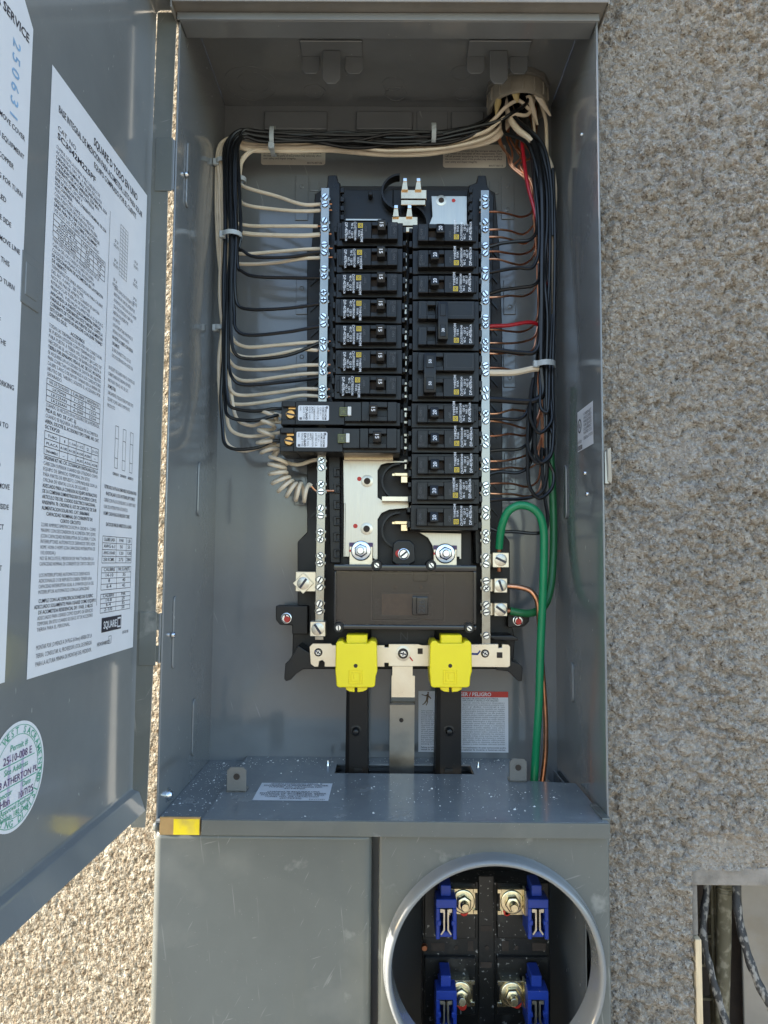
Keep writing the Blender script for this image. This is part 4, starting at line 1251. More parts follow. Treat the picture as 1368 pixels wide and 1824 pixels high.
b = MB().pprism([(745, 948), (822, 950), (822, 996), (818, 996), (818, 992), (772, 992), (770, 972), (762, 958)], .1275, .1300)
bus = b.build('bus_bar', 'alu', pi_, bevel=.0004)
c = W(808, 357, .1273)
MB().lathe(c, (0, -1, 0), [(0, .0021), (.0002, .0019)], 9).build('red_check_dot', 'ink_red', pi_)
# cups between the bus arms
for (u, v, r0) in ((712, 345, 34), (726, 402, 38), (712, 858, 33), (712, 945, 33)):
    c = W(u, v, .1290)
    rr = r0 * .729 / FPX
    arc = [R(90 + 12 * k) for k in range(16)]
    if v == 402: arc = [R(100 - 12 * k) for k in range(16)]
    pts = [(c.x + math.cos(a) * rr, c.z + math.sin(a) * rr) for a in arc] + [(c.x + math.cos(a) * rr * .90, c.z + math.sin(a) * rr * .90) for a in reversed(arc)]
    MB().prism(pts, .124, .137).build('insulating_cup', 'plastic', pi_)

def stab(u, v, big=False, mt='stab'):
    s_ = MB()
    if big:
        s_.pbox(u - 24, v - 12, u + 22, v + 4, .112, .126)
        s_.pbox(u - 24, v + 6, u + 20, v + 15, .108, .112)
        for du in (-20, 4):
            s_.pprism([(u + du - 3, v - 12), (u + du, v - 30), (u + du + 7, v - 30), (u + du + 9, v - 12)], .109, .114)
        o_ = s_.build('bus_stab', mt, pi_, bevel=.0004)
        for du in (-18, 6):
            MB().pbox(u + du - 2, v - 33, u + du + 5, v - 27, .108, .111).build('stab_tip', 'zinc', o_, bevel=.0003)
    else:
        s_.pbox(u - 10, v - 4, u + 14, v + 2, .112, .126).pbox(u + 2, v + 2, u + 14, v + 14, .114, .126).pbox(u - 14, v - 3, u - 8, v + 2, .110, .114)
        s_.build('bus_stab', mt, pi_, bevel=.0004)
stab(738, 350, True); stab(722, 398, True)
stab(712, 846); stab(712, 932); 
MB().pbox(680, 884, 728, 893, .113, .1275).build('bus_stab', 'tin', pi_, bevel=.0004)
for v in range(428, 830, 23):
    MB().pbox(720, v, 724.5, v + 4, .124, .1375).build('stab_tip', 'tin', pi_)
    if v % 2: MB().pbox(721, v + 8, 724, v + 16, .127, .1375).build('stab_strip', 'tin', pi_)
b = MB().pbox(613, 806, 700, 818, .1165, .126)
b.build('bus_label_plate', 'stab', pi_)

NUT_Z = NUT.copy()
NUT_Z.materials[0] = M['zinc']
# lug plates, nuts and centre boss above the main breaker
for u, v in ((643, 981), (793, 986)):
    lp = MB().pbox(u - 21, v - 14, u + 21, v + 28, .1235, .1270).build('lug_plate', 'tin', pi_, bevel=.0005)
    MB().pbox(u - 21, v - 14.5, u + 21, v - 7, .1231, .1234).build('purple_mark', 'ink_pen', lp)
    put('hex_nut', NUT_Z, lp, W(u, v, .1233), (0, R(random.uniform(0, 60)), 0), .98)
    c = W(u, v, .112)
    MB().lathe(c, (0, -1, 0), [(0, .003), (.0022, .0028)], 12).pbox(u - 21, v - 2, u - 14, v + 2, .1229, .1233).build('red_check_paint', 'ink_red', lp)
b = MB().pprism([(700, 968), (708, 962), (730, 962), (738, 970), (740, 1000), (730, 1006), (706, 1006), (698, 1000)], .112, .138)
bo = b.build('screw_boss', 'plastic', pi_, bevel=.0015, seg=2)
SCREW_M = screw_mesh('boss_screw', .0050, .0026, ['zinc', 'ink'], True, washer=.0058)
put('screw', SCREW_M, bo, W(719, 987, .1115), (0, R(-40), 0))
MB().lathe(W(711, 986, .1117), (0, -1, 0), [(0, .0040), (.0003, .0034)], 9).build('red_check_paint', 'ink_red', bo)

# terminal bars
SCREW_B = screw_mesh('terminal_screw', .0037, .0024, ['zinc', 'ink'], True, n=14)
SCREW_B2 = screw_mesh('terminal_screw_cross', .0037, .0024, ['zinc', 'ink'], True, True, n=14)
BAR_Y = .1075
def bar(ut, vt, ub, vb, name, vlist, dark=()):
    a, c = W(ut, vt, BAR_Y), W(ub, vb, BAR_Y)
    x = (a.x + c.x) / 2
    o_ = MB().box(x - .0043, x + .0043, BAR_Y, BAR_Y + .010, c.z, a.z)
    for v in vlist:
        z = W(ut, v, BAR_Y).z
        o_.box(x - .0052, x + .0052, BAR_Y + .003, BAR_Y + .007, z - .0017, z + .0017)
    o_ = o_.build('terminal_bar', 'bar', pi_, bevel=.0006, seg=2)
    o_['label'] = name
    for i, v in enumerate(vlist):
        if v in dark:
            MB().lathe(W(ut, v, BAR_Y) * 1, (0, -1, 0), [(0, .0035), (.0002, .0033)], 12).build('empty_screw_hole', 'dark', o_)
            continue
        p_ = W(ut, v, BAR_Y); p_.x = x
        put('terminal_screw', SCREW_B if random.random() < .6 else SCREW_B2, o_, p_ + Vector((0, random.uniform(0, .0008), 0)), (0, R(random.uniform(-70, 70)), 0))
    return x
lv = []
v = 351.0
while v < 1095:
    lv += [v, v + 13.5]
    v += 42.6
XBL = bar(574, 334, 574, 1140, 'left terminal bar with paired screws', lv)
rv = [v + 2 for v in lv] + [1132]
XBR = bar(865, 338, 865, 1152, 'right terminal bar with paired screws', rv)

LUGSCREW = screw_mesh('lug_screw', .0062, .0010, ['jaw', 'ink'], True, n=20)
def lug(u0, v0, u1, v1, y, rot, diamond=False, tab=0):
    l_ = MB().pbox(u0, v0, u1, v1, y, y + .016)
    if tab:
        a = W(u0, (v0 + v1) / 2, y)
        l_.box(a.x - .0075, a.x, y + .007, y + .0095, a.z - .0065, a.z + .0065)
    l_ = l_.build('terminal_lug', 'tin', pi_, bevel=.0006)
    c = W((u0 + u1) / 2 + (0 if not diamond else -4), (v0 + v1) / 2 + (0 if not diamond else 3), y)
    if diamond:
        s_ = .0105
        MB().prism([(c.x, c.z + s_), (c.x + s_, c.z), (c.x, c.z - s_), (c.x - s_, c.z)], y - .0022, y - .0003).build('square_washer', 'tin', l_, bevel=.0003)
        c.y -= .0022
    put('lug_screw', LUGSCREW, l_, c, (0, R(rot), 0))
lug(526, 1018, 563, 1054, .112, -55, True)
lug(552, 1107, 580, 1134, .0975, 55)
lug(877, 984, 907, 1011, .112, 25, tab=1); lug(880, 1030, 904, 1056, .112, 70, tab=1); lug(880, 1074, 904, 1098, .112, 35, tab=1)

# mounting feet, wings
for pts, sc_, rt_ in (([(491, 1079), (506, 1079), (548, 1079), (548, 1130), (520, 1130), (520, 1114), (498, 1113), (491, 1104)], (510, 1101), 80),
                      ([(905, 1088), (936, 1088), (944, 1096), (942, 1108), (934, 1116), (912, 1118), (905, 1118)], (923, 1105), 80)):
    f_ = MB().pprism(pts, .134, .152).build('mounting_foot', 'plastic2', pi_, bevel=.0012, seg=2)
    put('foot_screw', SCREW_M, f_, W(sc_[0], sc_[1], .1335), (0, R(rt_), 0), .95)
    MB().lathe(W(sc_[0] + 1, sc_[1] + 2, .1303), (0, -1, 0), [(0, .0035), (.0006, .0028)], 9).build('red_check_paint', 'ink_red', f_)
for pts in ([(531, 1150), (560, 1168), (560, 1192), (540, 1192), (528, 1200), (518, 1211), (509, 1214), (506, 1209), (508, 1182), (514, 1178)],
            [(884, 1168), (908, 1165), (913, 1178), (928, 1184), (931, 1190), (930, 1214), (924, 1214), (905, 1196), (884, 1194)],
            [(868, 1132), (912, 1132), (923, 1136), (924, 1141), (905, 1142), (880, 1140)]):
    MB().pprism(pts, .116, .150).build('base_wing', 'plastic', pi_, bevel=.001, seg=2)
MB().pbox(660, 1117, 775, 1150, .120, .146).build('neutral_marker_plate', 'plastic2', pi_, bevel=.0008)
nfn = lambda x, y, lift=0: Vector((W(719, 1135, .1198).x + x, .1197 - lift, W(719, 1141, .1198).z + y))
MB().text('N', nfn, 0, 0, .0125, 0, align='C').build('engraved_letter', 'emboss', pi_, smooth=False, recalc=False)

# neutral bus across the bottom
NY = .1055
b = MB().pprism([(557, 1146), (590, 1146), (592, 1149), (685, 1149), (685, 1153), (692, 1153), (692, 1147), (745, 1147), (752, 1149), (880, 1147), (888, 1147), (888, 1154), (894, 1154), (894, 1147), (906, 1148), (909, 1152),
                 (909, 1186), (905, 1189), (760, 1187), (692, 1187), (692, 1181), (685, 1181), (685, 1188), (578, 1188), (578, 1180), (574, 1176), (569, 1178), (567, 1188), (560, 1188), (553, 1183), (551, 1152)], NY, NY + .003)
nb = b.build('neutral_bus', 'tin', pi_, bevel=.0004)
MB().pbox(744, 1155, 753, 1165, NY - .0003, NY + .0005).pbox(885, 1162, 895, 1172, NY - .0003, NY + .0005).build('square_hole', 'dark', nb)
for u, v in ((567, 1162), (864, 1164)):
    MB().lathe(W(u, v, NY), (0, -1, 0), [(0, .0041), (.0002, .0040)], 18).build('hole_shadow', 'dark', nb)
    put('bus_screw', SCREW_B2, nb, W(u, v, NY - .0001), (0, R(30), 0), .8)
wr = W(718, 1164, NY)
MB().lathe(wr, (0, -1, 0), [(-.0003, .0074), (.0004, .0074), (.0005, .0070)], 28, 0).lathe(wr, (0, -1, 0), [(.0004, .0052), (.0007, .0050)], 22, 1).build('washer', ['jaw', 'dark'], nb)
put('bus_screw', SCREW_B2, nb, wr + Vector((0, -.0005, 0)), (0, R(10), 0), 1.0)
sfn = lambda x, y, lift=0: Vector((W(718, 1164, NY).x + x, NY - .0003 - lift, W(718, 1164, NY).z + y))
MB().line(sfn, .004, -.002, .007, -.004, .0016, 0).line(sfn, .0068, -.0038, .0095, -.0072, .0013, 0).build('red_marker_line', 'ink_red', nb, smooth=False)
bl = lambda x, y, lift=0: Vector((W(860, 1163, NY).x + x, NY - .0003 - lift, W(860, 1163, NY).z + y))
MB().line(bl, -.012, -.001, -.005, -.0012, .002, 0).line(bl, -.0054, -.0016, -.0025, .0022, .0016, 0).line(bl, -.165, .0003, -.160, .0003, .0014, 0).build('blue_marker_line', 'ink_blue', nb, smooth=False)

# neutral strap down to the shelf, in one bent strip
a = W(695, 1300, .118); c = W(738, 1300, .118)
xs0, xs1 = W(699, 1187, .110).x, W(735, 1187, .110).x
zA, zB, zC_, zD, zE = W(716, 1184, .110).z, W(716, 1204, .110).z, W(716, 1242, .110).z, W(716, 1262, .132).z, ZS - .01
b = MB()
def strip(x0, x1, pth, t_=.0024):
    for (y0_, z0_), (y1_, z1_) in zip(pth[:-1], pth[1:]):
        b.add([(x0, y0_, z0_), (x1, y0_, z0_), (x1, y1_, z1_), (x0, y1_, z1_), (x0, y0_ + t_, z0_), (x1, y0_ + t_, z0_), (x1, y1_ + t_, z1_), (x0, y1_ + t_, z1_)],
              [(0, 1, 2, 3), (7, 6, 5, 4), (0, 3, 7, 4), (1, 5, 6, 2)])
strip(xs0, xs1, [(.110, zA), (.110, zB)])
strip(a.x + .001, c.x, [(.110, zB), (.110, zC_), (.1125, zC_ - .004), (.124, zC_ - .0085)])
st = b.build('neutral_strap', 'tin', pi_)
b = MB()
xa2, xb2 = W(694, 1310, .146).x, W(738, 1310, .146).x
strip(xa2, xb2, [(.124, zC_ - .0085), (.1400, zC_ - .0100), (.1425, zC_ - .0112), (.1432, zC_ - .0140), (.1470, ZS - .02)])
st = b.build('strap_tail', 'steel', pi_)
MB().lathe(W(715, 1283, .1430), (0, -1, 0), [(0, .0022), (.0004, .0020)], 14).build('strap_hole', 'dark', st)

# insulated line channels
for ul, ur, vt, kz in ((615, 655, 1205, 634), (777, 822, 1205, 800)):
    zt_, zb_ = W(635, vt, .112).z, ZS - .008
    xa_, xb_ = W(ul, 1280, .116).x, W(ur, 1280, .116).x
    b = MB()
    m_ = (xb_ - xa_) * .18
    pts0 = [(xa_, .132), (xa_ + .0008, .117), (xa_ + m_, .114), (xb_ - .0006, .114), (xb_, .117), (xb_, .132)]
    pts1 = [(xa_ - .001, .142), (xa_ - .0002, .127), (xa_ + m_, .124), (xb_ + .0004, .124), (xb_ + .001, .127), (xb_ + .001, .142)]
    b.rings([[Vector((x, y, zt_)) for x, y in pts0], [Vector((x, y, zb_)) for x, y in pts1]], 0)
    ch = b.build('line_channel', 'plastic2', pi_, angle=20)
    p_ = W(kz, 1302, .1175)
    MB().lathe(p_ + Vector((0, .002, 0)), (0, -1, 0), [(0, .0056), (.0006, .0056), (.0008, .0046)], 18).lathe(p_, (0, -1, 0), [(0, .0038), (.004, .0036), (.0058, .0026), (.0064, .001)], 18).build('push_rivet', 'plastic', ch)
    MB().box(xa_ + .009, xa_ + .017, .121, .126, ZS - .001, ZS + .003).build('latch_foot', 'plastic', ch)

# ================================================================== yellow caps
for i, (u0, u1) in enumerate(((597, 672), (765, 841))):
    Yc = .080
    o_ = W((u0 + u1) / 2, 1225, Yc)
    t_ = thing('terminal_cap', ('yellow plastic terminal cap on the left line lug below the main breaker', 'yellow plastic terminal cap on the right line lug beside the danger label')[i], 'terminal cap', o_, 'yellow terminal caps')
    b = MB()
    b.pprism([(u0 + 1, 1147), (u0 + 4, 1142), (u0 + 12, 1141), (u0 + 16, 1146), (u1 - 16, 1146), (u1 - 12, 1141), (u1 - 4, 1142), (u1 - 1, 1147),
              (u1, 1196), (u1 - 3, 1206), (u1 - 4, 1222), (u1 - 8, 1225), (u0 + 6, 1225), (u0 + 2, 1222), (u0 + 1, 1206), (u0, 1196)], Yc, Yc + .034)
    body = b.build('cap_body', 'yellow', t_, bevel=.0022, seg=3)
    MB().pbox(u0 + 20, 1131, u1 - 18, 1148, Yc + .006, Yc + .026).build('cap_tab', 'yellow', t_, bevel=.0008)
    cu_ = (u0 + u1) / 2
    MB().pprism([(cu_ - 18, 1222), (cu_ - 3, 1222), (cu_ - 3, 1233), (cu_ - 12, 1232), (cu_ - 19, 1228)], Yc + .004, Yc + .02).pprism([(cu_ + 2, 1222), (cu_ + 20, 1222), (cu_ + 20, 1228), (cu_ + 12, 1232), (cu_ + 2, 1233)], Yc + .004, Yc + .02).build('cap_skirt', 'yellow', t_, bevel=.0005)
    MB().lathe(W(cu_ - 1, 1186, Yc), (0, -1, 0), [(0, .0019), (.0002, .0018)], 16).build('probe_hole', 'dark', body)
    e = MB()
    for g_, w_ in ((12.5, 1.4), (8.5, 1.2)):
        for (x0_, y0_, x1_, y1_) in ((-g_, -g_, g_, -g_ + w_), (-g_, g_ - w_, g_, g_), (-g_, -g_ + w_, -g_ + w_, g_ - w_), (g_ - w_, -g_ + w_, g_, g_ - w_)):
            e.pbox(cu_ - 1 + x0_, 1206 + y0_, cu_ - 1 + x1_, 1206 + y1_, Yc - .0006, Yc + .0002)
    e.pbox(cu_ - 5, 1202, cu_ - 3.5, 1210, Yc - .0006, Yc + .0002)
    e.build('moulded_emblem', 'yellow', body, bevel=.0002)

# ================================================================== main breaker
MY = .094
mbk = thing('main_breaker', 'wide black main breaker marked 225 under a smoked clear cover', 'main breaker', W(722, 1125, MY + .03))
b = MB().pbox(597, 1012, 846, 1122, MY + .012, .146)
b.pbox(735, 1018, 762, 1036, MY + .008, MY + .012)
b.pbox(662, 1022, 792, 1105, MY + .009, MY + .012)
b.build('body', 'plastic', mbk, bevel=.001)
MB().pbox(680, 1058, 735, 1096, MY + .0078, MY + .0092).build('rating_plate', mat('bronze_plate', (0.10, 0.065, 0.045), .5, .2, var=.2, vscale=300, bump=.2), mbk)
tg = MB().pbox(734, 1062, 763, 1096, MY - .004, MY + .009).pbox(742, 1063, 762, 1095, MY - .010, MY - .004).build('toggle', 'gloss', mbk, bevel=.0012, seg=2)
tfn = lambda x, y, lift=0: Vector((W(752, 1080, MY - .0101).x - y, MY - .0103 - lift, W(752, 1080, MY - .0101).z + x))
MB().text('226', tfn, 0, -.0025, .0085, 0, align='C').build('embossed_number', 'emboss', tg, smooth=False, recalc=False)
ofn = lambda x, y, lift=0: Vector((W(771, 1080, MY + .0088).x - y, MY + .0086 - lift, W(771, 1080, MY + .0088).z + x))
b = MB().text('O/OFF', ofn, 0, 0, .008, 0, align='C')
ofn2 = lambda x, y, lift=0: Vector((W(676, 1080, MY + .0088).x - y, MY + .0086 - lift, W(676, 1080, MY + .0088).z + x))
b.text('I/ON', ofn2, 0, 0, .007, 0, align='C').build('embossed_word', 'emboss', mbk, smooth=False, recalc=False)
for u in (704, 750):
    MB().lathe(W(u, 1046, MY + .0088), (0, -1, 0), [(0, .0018), (.0003, .0016)], 12).build('test_hole', 'dark', mbk)
fr = MB()
for q_ in ((661, 1021, 793, 1023), (661, 1105, 793, 1107), (661, 1023, 663, 1105), (791, 1023, 793, 1105), (679, 1056, 765, 1058), (679, 1096, 765, 1098)):
    fr.pbox(q_[0], q_[1], q_[2], q_[3], MY + .0070, MY + .0092)
fr.build('recess_frame', 'emboss', mbk)
# cover: clear front sheet with black rim and ears
cv = MB().pbox(599, 1018, 843, 1113, MY, MY + .0012)
cv = cv.build('clear_cover', 'smoked', mbk)
b = MB()
b.pbox(594, 1006, 849, 1017, MY - .0022, MY + .02).pbox(594, 1113.5, 849, 1122, MY - .0015, MY + .02).pbox(594, 1017.5, 599, 1113, MY - .0018, MY + .02).pbox(843, 1017.5, 849, 1113, MY - .0018, MY + .02)
b.build('cover_rim', 'gloss', mbk, bevel=.0012, seg=2)
for u, v in ((671, 1007), (768, 1007), (603, 1118), (836, 1119)):
    e = MB().lathe(W(u, v, MY - .003), (0, 1, 0), [(0, .0052), (.012, .0058)], 20).build('cover_ear', 'plastic', mbk, bevel=.0005)
    put('cover_screw', SCREW_S, e, W(u, v, MY - .0031), (0, R(random.uniform(0, 90)), 0), 1.15)

# ================================================================== breakers
MMP = .691 / FPX                    # metres per photo pixel on the breaker faces
BF = .091
def breaker_geo():
    b_ = MB()
    b_.box(-.0335, .0335, .0092, .052, -.0123, .0123)
    wx0, wx1, wz0, wz1 = 3.5 * MMP, 32.5 * MMP, -.0042, .0049
    X0, X1, Z0, Z1 = -.0282, .0282, -.0088, .0088
    b_.box(X0, wx0, 0, .0095, Z0, Z1).box(wx1, X1, 0, .0095, Z0, Z1).box(wx0, wx1, 0, .0095, Z0, wz0).box(wx0, wx1, 0, .0095, wz1, Z1)
    # end clips
    for s, e in ((-1, .0335), (1, .0335)):
        b_.box(s * e, s * (e + .0034), .012, .04, .0035, .0100).box(s * e, s * (e + .0034), .012, .04, -.0100, -.0050)
    b_.box(-.0312, -.0282, .0065, .0095, -.006, .006)
    return b_
body_me = breaker_geo().mesh('breaker_body', ['plastic'], bevel=.00045)
def emb(rects):
    b_ = MB()
    for x0, z0, x1, z1 in rects:
        t_ = .00035
        for a, c, d, e in ((x0, z0, x1, z0 + t_), (x0, z1 - t_, x1, z1), (x0, z0 + t_, x0 + t_, z1 - t_), (x1 - t_, z0 + t_, x1, z1 - t_)):
            b_.box(a, d, -.00018, .0002, c, e)
    return b_
emb_me = emb([(.0205, -.0058, .0250, .0040), (-.0068, -.0030, -.0045, .0060)])
def ptext(b_, rs_=None):
    """white print and yellow emblem; reads downwards"""
    def fnp(x, y, lift=0): return Vector((y, -.0003 - lift, -x))
    b_.rect(lambda x, y, lift=0: Vector((x, -.00025 - lift, y)), -.0122, .0022, -.0074, .0070, 1)
    q_ = lambda x, y, lift=0: Vector((x, -.00035 - lift, y))
    cx, cz = -.0098, .0046
    for x0, y0, x1, y1 in ((-.0017, -.0017, .0017, -.0012), (-.0017, .0012, .0017, .0017), (-.0017, -.0012, -.0012, .0012), (.0012, -.0012, .0017, .0012), (-.0005, -.0007, .0006, .0007)):
        b_.rect(q_, cx + x0, cz + y0, cx + x1, cz + y1, 2)
    for s, x, y, sz in (('TYPE', -.0012, -.0096, .0030), ('HOM', .0042, -.0096, .0036), ('10 kA', .0000, -.0120, .0028), ('LISTED', -.0050, -.0158, .0028),
                        ('120/240', .0016, -.0158, .0028), ('40 C', -.0070, -.0190, .0030), ('120 V', .0014, -.0190, .0030),
                        ('NO. 17', .0002, -.0217, .0028), ('DP-4075', -.0076, -.0252, .0038), ('HACR', .0040, -.0250, .0028)):
        b_.text(s, fnp, x + (rs_.uniform(-.0004, .0004) if rs_ else 0), y, sz, 0, bold=.012)
    # little ring of the listing mark
    vv_ = [(-.0152 + math.cos(a) * r_, -.0003, .0070 + math.sin(a) * r_) for r_ in (.0010, .0014) for a in [i * math.pi / 6 for i in range(12)]]
    b_.add(vv_, [(i, (i + 1) % 12, (i + 1) % 12 + 12, i + 12) for i in range(12)], 0)
    return b_
print_me = ptext(MB()).mesh('breaker_print', ['ink_white', 'yellow_ink', 'ink'], smooth=False, recalc=False)
PRINTS = [print_me] + [ptext(MB(), random.Random(k_)).mesh('breaker_print', ['ink_white', 'yellow_ink', 'ink'], smooth=False, recalc=False) for k_ in (1, 2, 3)]
def code_me(s):
    f_ = lambda x, y, lift=0: Vector((x, -.00025 - lift, y))
    m_ = MB().text(s, f_, .0275, .0048, .0032, 0, align='R')
    f2 = lambda x, y, lift=0: Vector((.0235 + y, -.00025 - lift, .003 - x))
    f3 = lambda x, y, lift=0: Vector((-.0052 + y, -.00025 - lift, .0045 - x))
    m_.text('ON', f2, 0, 0, .004, 0).text('OFF', f3, 0, 0, .0034, 0)
    return m_.mesh('date_code', ['date_ink'], smooth=False, recalc=False)
CODES = [code_me(s) for s in ('2535', '2530', '2527', '2525')]
emb_me = emb_me.mesh('moulded_outline', ['emboss'], smooth=False)
tog_b = MB().extr([(0, .006, -.0042), (0, .006, .0050), (0, -.0112, .0060), (0, -.0120, .0048), (0, -.0098, -.0044)], (.0080, 0, 0))
tog_me = tog_b.mesh('breaker_toggle', ['plastic'], bevel=.0007, seg=2)
def num_me(n_):
    def fnn(x, y, lift=0): return Vector((.0040 + y - .0018, -.0120 + (x + .0036) * .24 - lift - .0002, -x + .0010))
    return MB().text(str(n_), fnn, 0, 0, .0052, 0, align='C', bold=.02, lift=.0002).mesh('rating_number', ['ink_white'], smooth=False, recalc=False)
win_me = MB().box(3.5 * MMP, 32.5 * MMP, .0062, .0092, -.0042, .0049).mesh('toggle_window', ['dark'])
XBK_L = W(657.5, 410, BF).x
XBK_R = W(795.5, 414, BF).x
ORD = ['topmost', 'second from the top', 'third from the top', 'fourth from the top', 'fifth from the top', 'sixth from the top', 'seventh from the top', 'eighth from the top', 'ninth from the top', 'tenth from the top', 'eleventh from the top', 'twelfth from the top',
       'thirteenth from the top', 'fourteenth from the top', 'fifteenth from the top', 'sixteenth from the top', 'seventeenth from the top', 'eighteenth from the top']
def child(me, name, parent, loc=(0, 0, 0), rot=(0, 0, 0)):
    o_ = bpy.data.objects.new(name, me)
    COL.objects.link(o_)
    o_.parent = parent
    o_.location = loc
    o_.rotation_euler = rot
    return o_
nums = {15: num_me(15), 20: num_me(20), 30: num_me(30), 50: num_me(50)}
def place_single(x, v, rating, right, label, off=False):
    z = W(657.5 if not right else 795.5, v, BF).z
    t_ = thing('circuit_breaker', label, 'circuit breaker', (x + random.uniform(-.0007, .0007), BF, z), 'single-pole breakers in two columns', (math.pi if right else 0) + random.uniform(-.009, .009))
    t_.rotation_euler.z = random.uniform(-.02, .02)
    t_.location.y += random.uniform(-.0006, .0008)
    child(body_me, 'body', t_)
    child(win_me, 'toggle_well', t_)
    child(random.choice(PRINTS), 'printed_rating', t_, (random.uniform(-.0006, .0006), 0, random.uniform(-.0004, .0004)))
    child(emb_me, 'moulded_outline', t_)
    child(random.choice(CODES), 'date_code', t_)['kind'] = 'stuff'
    tx = (14.6 * MMP if not off else 4.5 * MMP)
    tg_ = child(tog_me, 'toggle', t_, (tx, 0, 0))
    child(nums[rating], 'rating_number', tg_)
    return t_
for i, v in enumerate((410, 457, 502.5, 548.5, 594, 640, 686)):
    place_single(XBK_L, v, 15, False, 'black single-pole breaker marked 15, %s in the left column' % ORD[i])
RROWS = [(414, 'topmost in the right column, switched off', True), (460, 'second from the top in the right column', False), (505.5, 'just above the double 30 breaker', False),
         (737, 'first below the double 50 breaker', False), (782, 'second below the double 50 breaker', False), (828, 'third below the double 50 breaker', False),
         (874, 'second from the bottom of the right column', False), (921, 'bottom of the right column', False)]
for v, s, off in RROWS:
    place_single(XBK_R, v, 20, True, 'black single-pole breaker marked 20, ' + s, off)

def place_double(v1, v2, rating, tie, wins, label, numv):
    z1, z2 = W(795.5, v1, BF).z, W(795.5, v2, BF).z
    zc_ = (z1 + z2) / 2
    t_ = thing('double_breaker', label, 'circuit breaker', (XBK_R, BF, zc_), 'double-pole breakers in the right column')
    b_ = MB()
    hz = (z1 - z2) / 2
    b_.box(-.0335, .0335, .0092, .052, -hz - .0123, hz + .0123)
    w0, w1 = [(u - 795.5) * MMP for u in wins]
    for zc2 in (hz, -hz):
        b_.box(-.0282, w0, 0, .0095, zc2 - .0092, zc2 + .0092).box(w1, .0282, 0, .0095, zc2 - .0092, zc2 + .0092)
        b_.box(w0, w1, 0, .0095, zc2 - .0092, zc2 - .0046).box(w0, w1, 0, .0095, zc2 + .0046, zc2 + .0092)
        for s in (-1, 1):
            b_.box(s * .0335, s * .0369, .012, .04, zc2 + .003, zc2 + .010).box(s * .0335, s * .0369, .012, .04, zc2 - .010, zc2 - .004)
    m_ = b_.mesh('body', ['plastic'], bevel=.00045)
    child(m_, 'body', t_)
    x0, x1 = [(u - 795.5) * MMP for u in tie[:2]]
    za, zb_ = W(788, tie[2], BF - .012).z - zc_, W(788, tie[3], BF - .012).z - zc_
    tb = child(MB().box(x0, x1, -.0115, -.0015, zb_, za).box(x0 + .002, x1 - .002, -.002, .006, zb_ + .004, za - .004).mesh('tie_handle', ['plastic'], bevel=.0011, seg=2), 'tie_handle', t_)
    for k_, zz in enumerate((za - .0088, zb_ + .0088)):
        child(MB().box(x0 + .002, x1 - .002, -.0122, -.0112, zz - .0062, zz + .0062).mesh('handle_insert', ['plastic'], bevel=.0004), 'handle_insert', tb)
        if numv[k_]:
            fn_ = lambda x, y, lift=0, zz=zz: Vector(((x0 + x1) / 2 - y + .0014, -.0124 - lift, zz + x))
            child(MB().text(str(rating), fn_, 0, 0, .0040, 0, align='C', bold=.02).mesh('rating_number', ['ink_white'], smooth=False, recalc=False), 'rating_number', tb)
    pr = child(print_me, 'printed_rating', t_, (0, 0, -hz), (0, math.pi, 0))
    child(emb([(.000, hz - .006, .0262, hz + .0075), (-.0262, hz - .006, -.019, hz + .0075), (-.0262, -hz - .006, -.020, -hz + .0075)]).mesh('moulded_outline', ['emboss'], smooth=False), 'moulded_outline', t_)
place_double(552, 598, 30, (778.5, 796.5, 536, 604), (760, 776), 'black double-pole breaker with tie handle marked 30, upper of two in the right column', (0, 1))
place_double(644, 690, 50, (753.5, 775.5, 628, 699), (776, 790), 'black double-pole breaker with tie handle marked 50, lower of two in the right column', (1, 1))

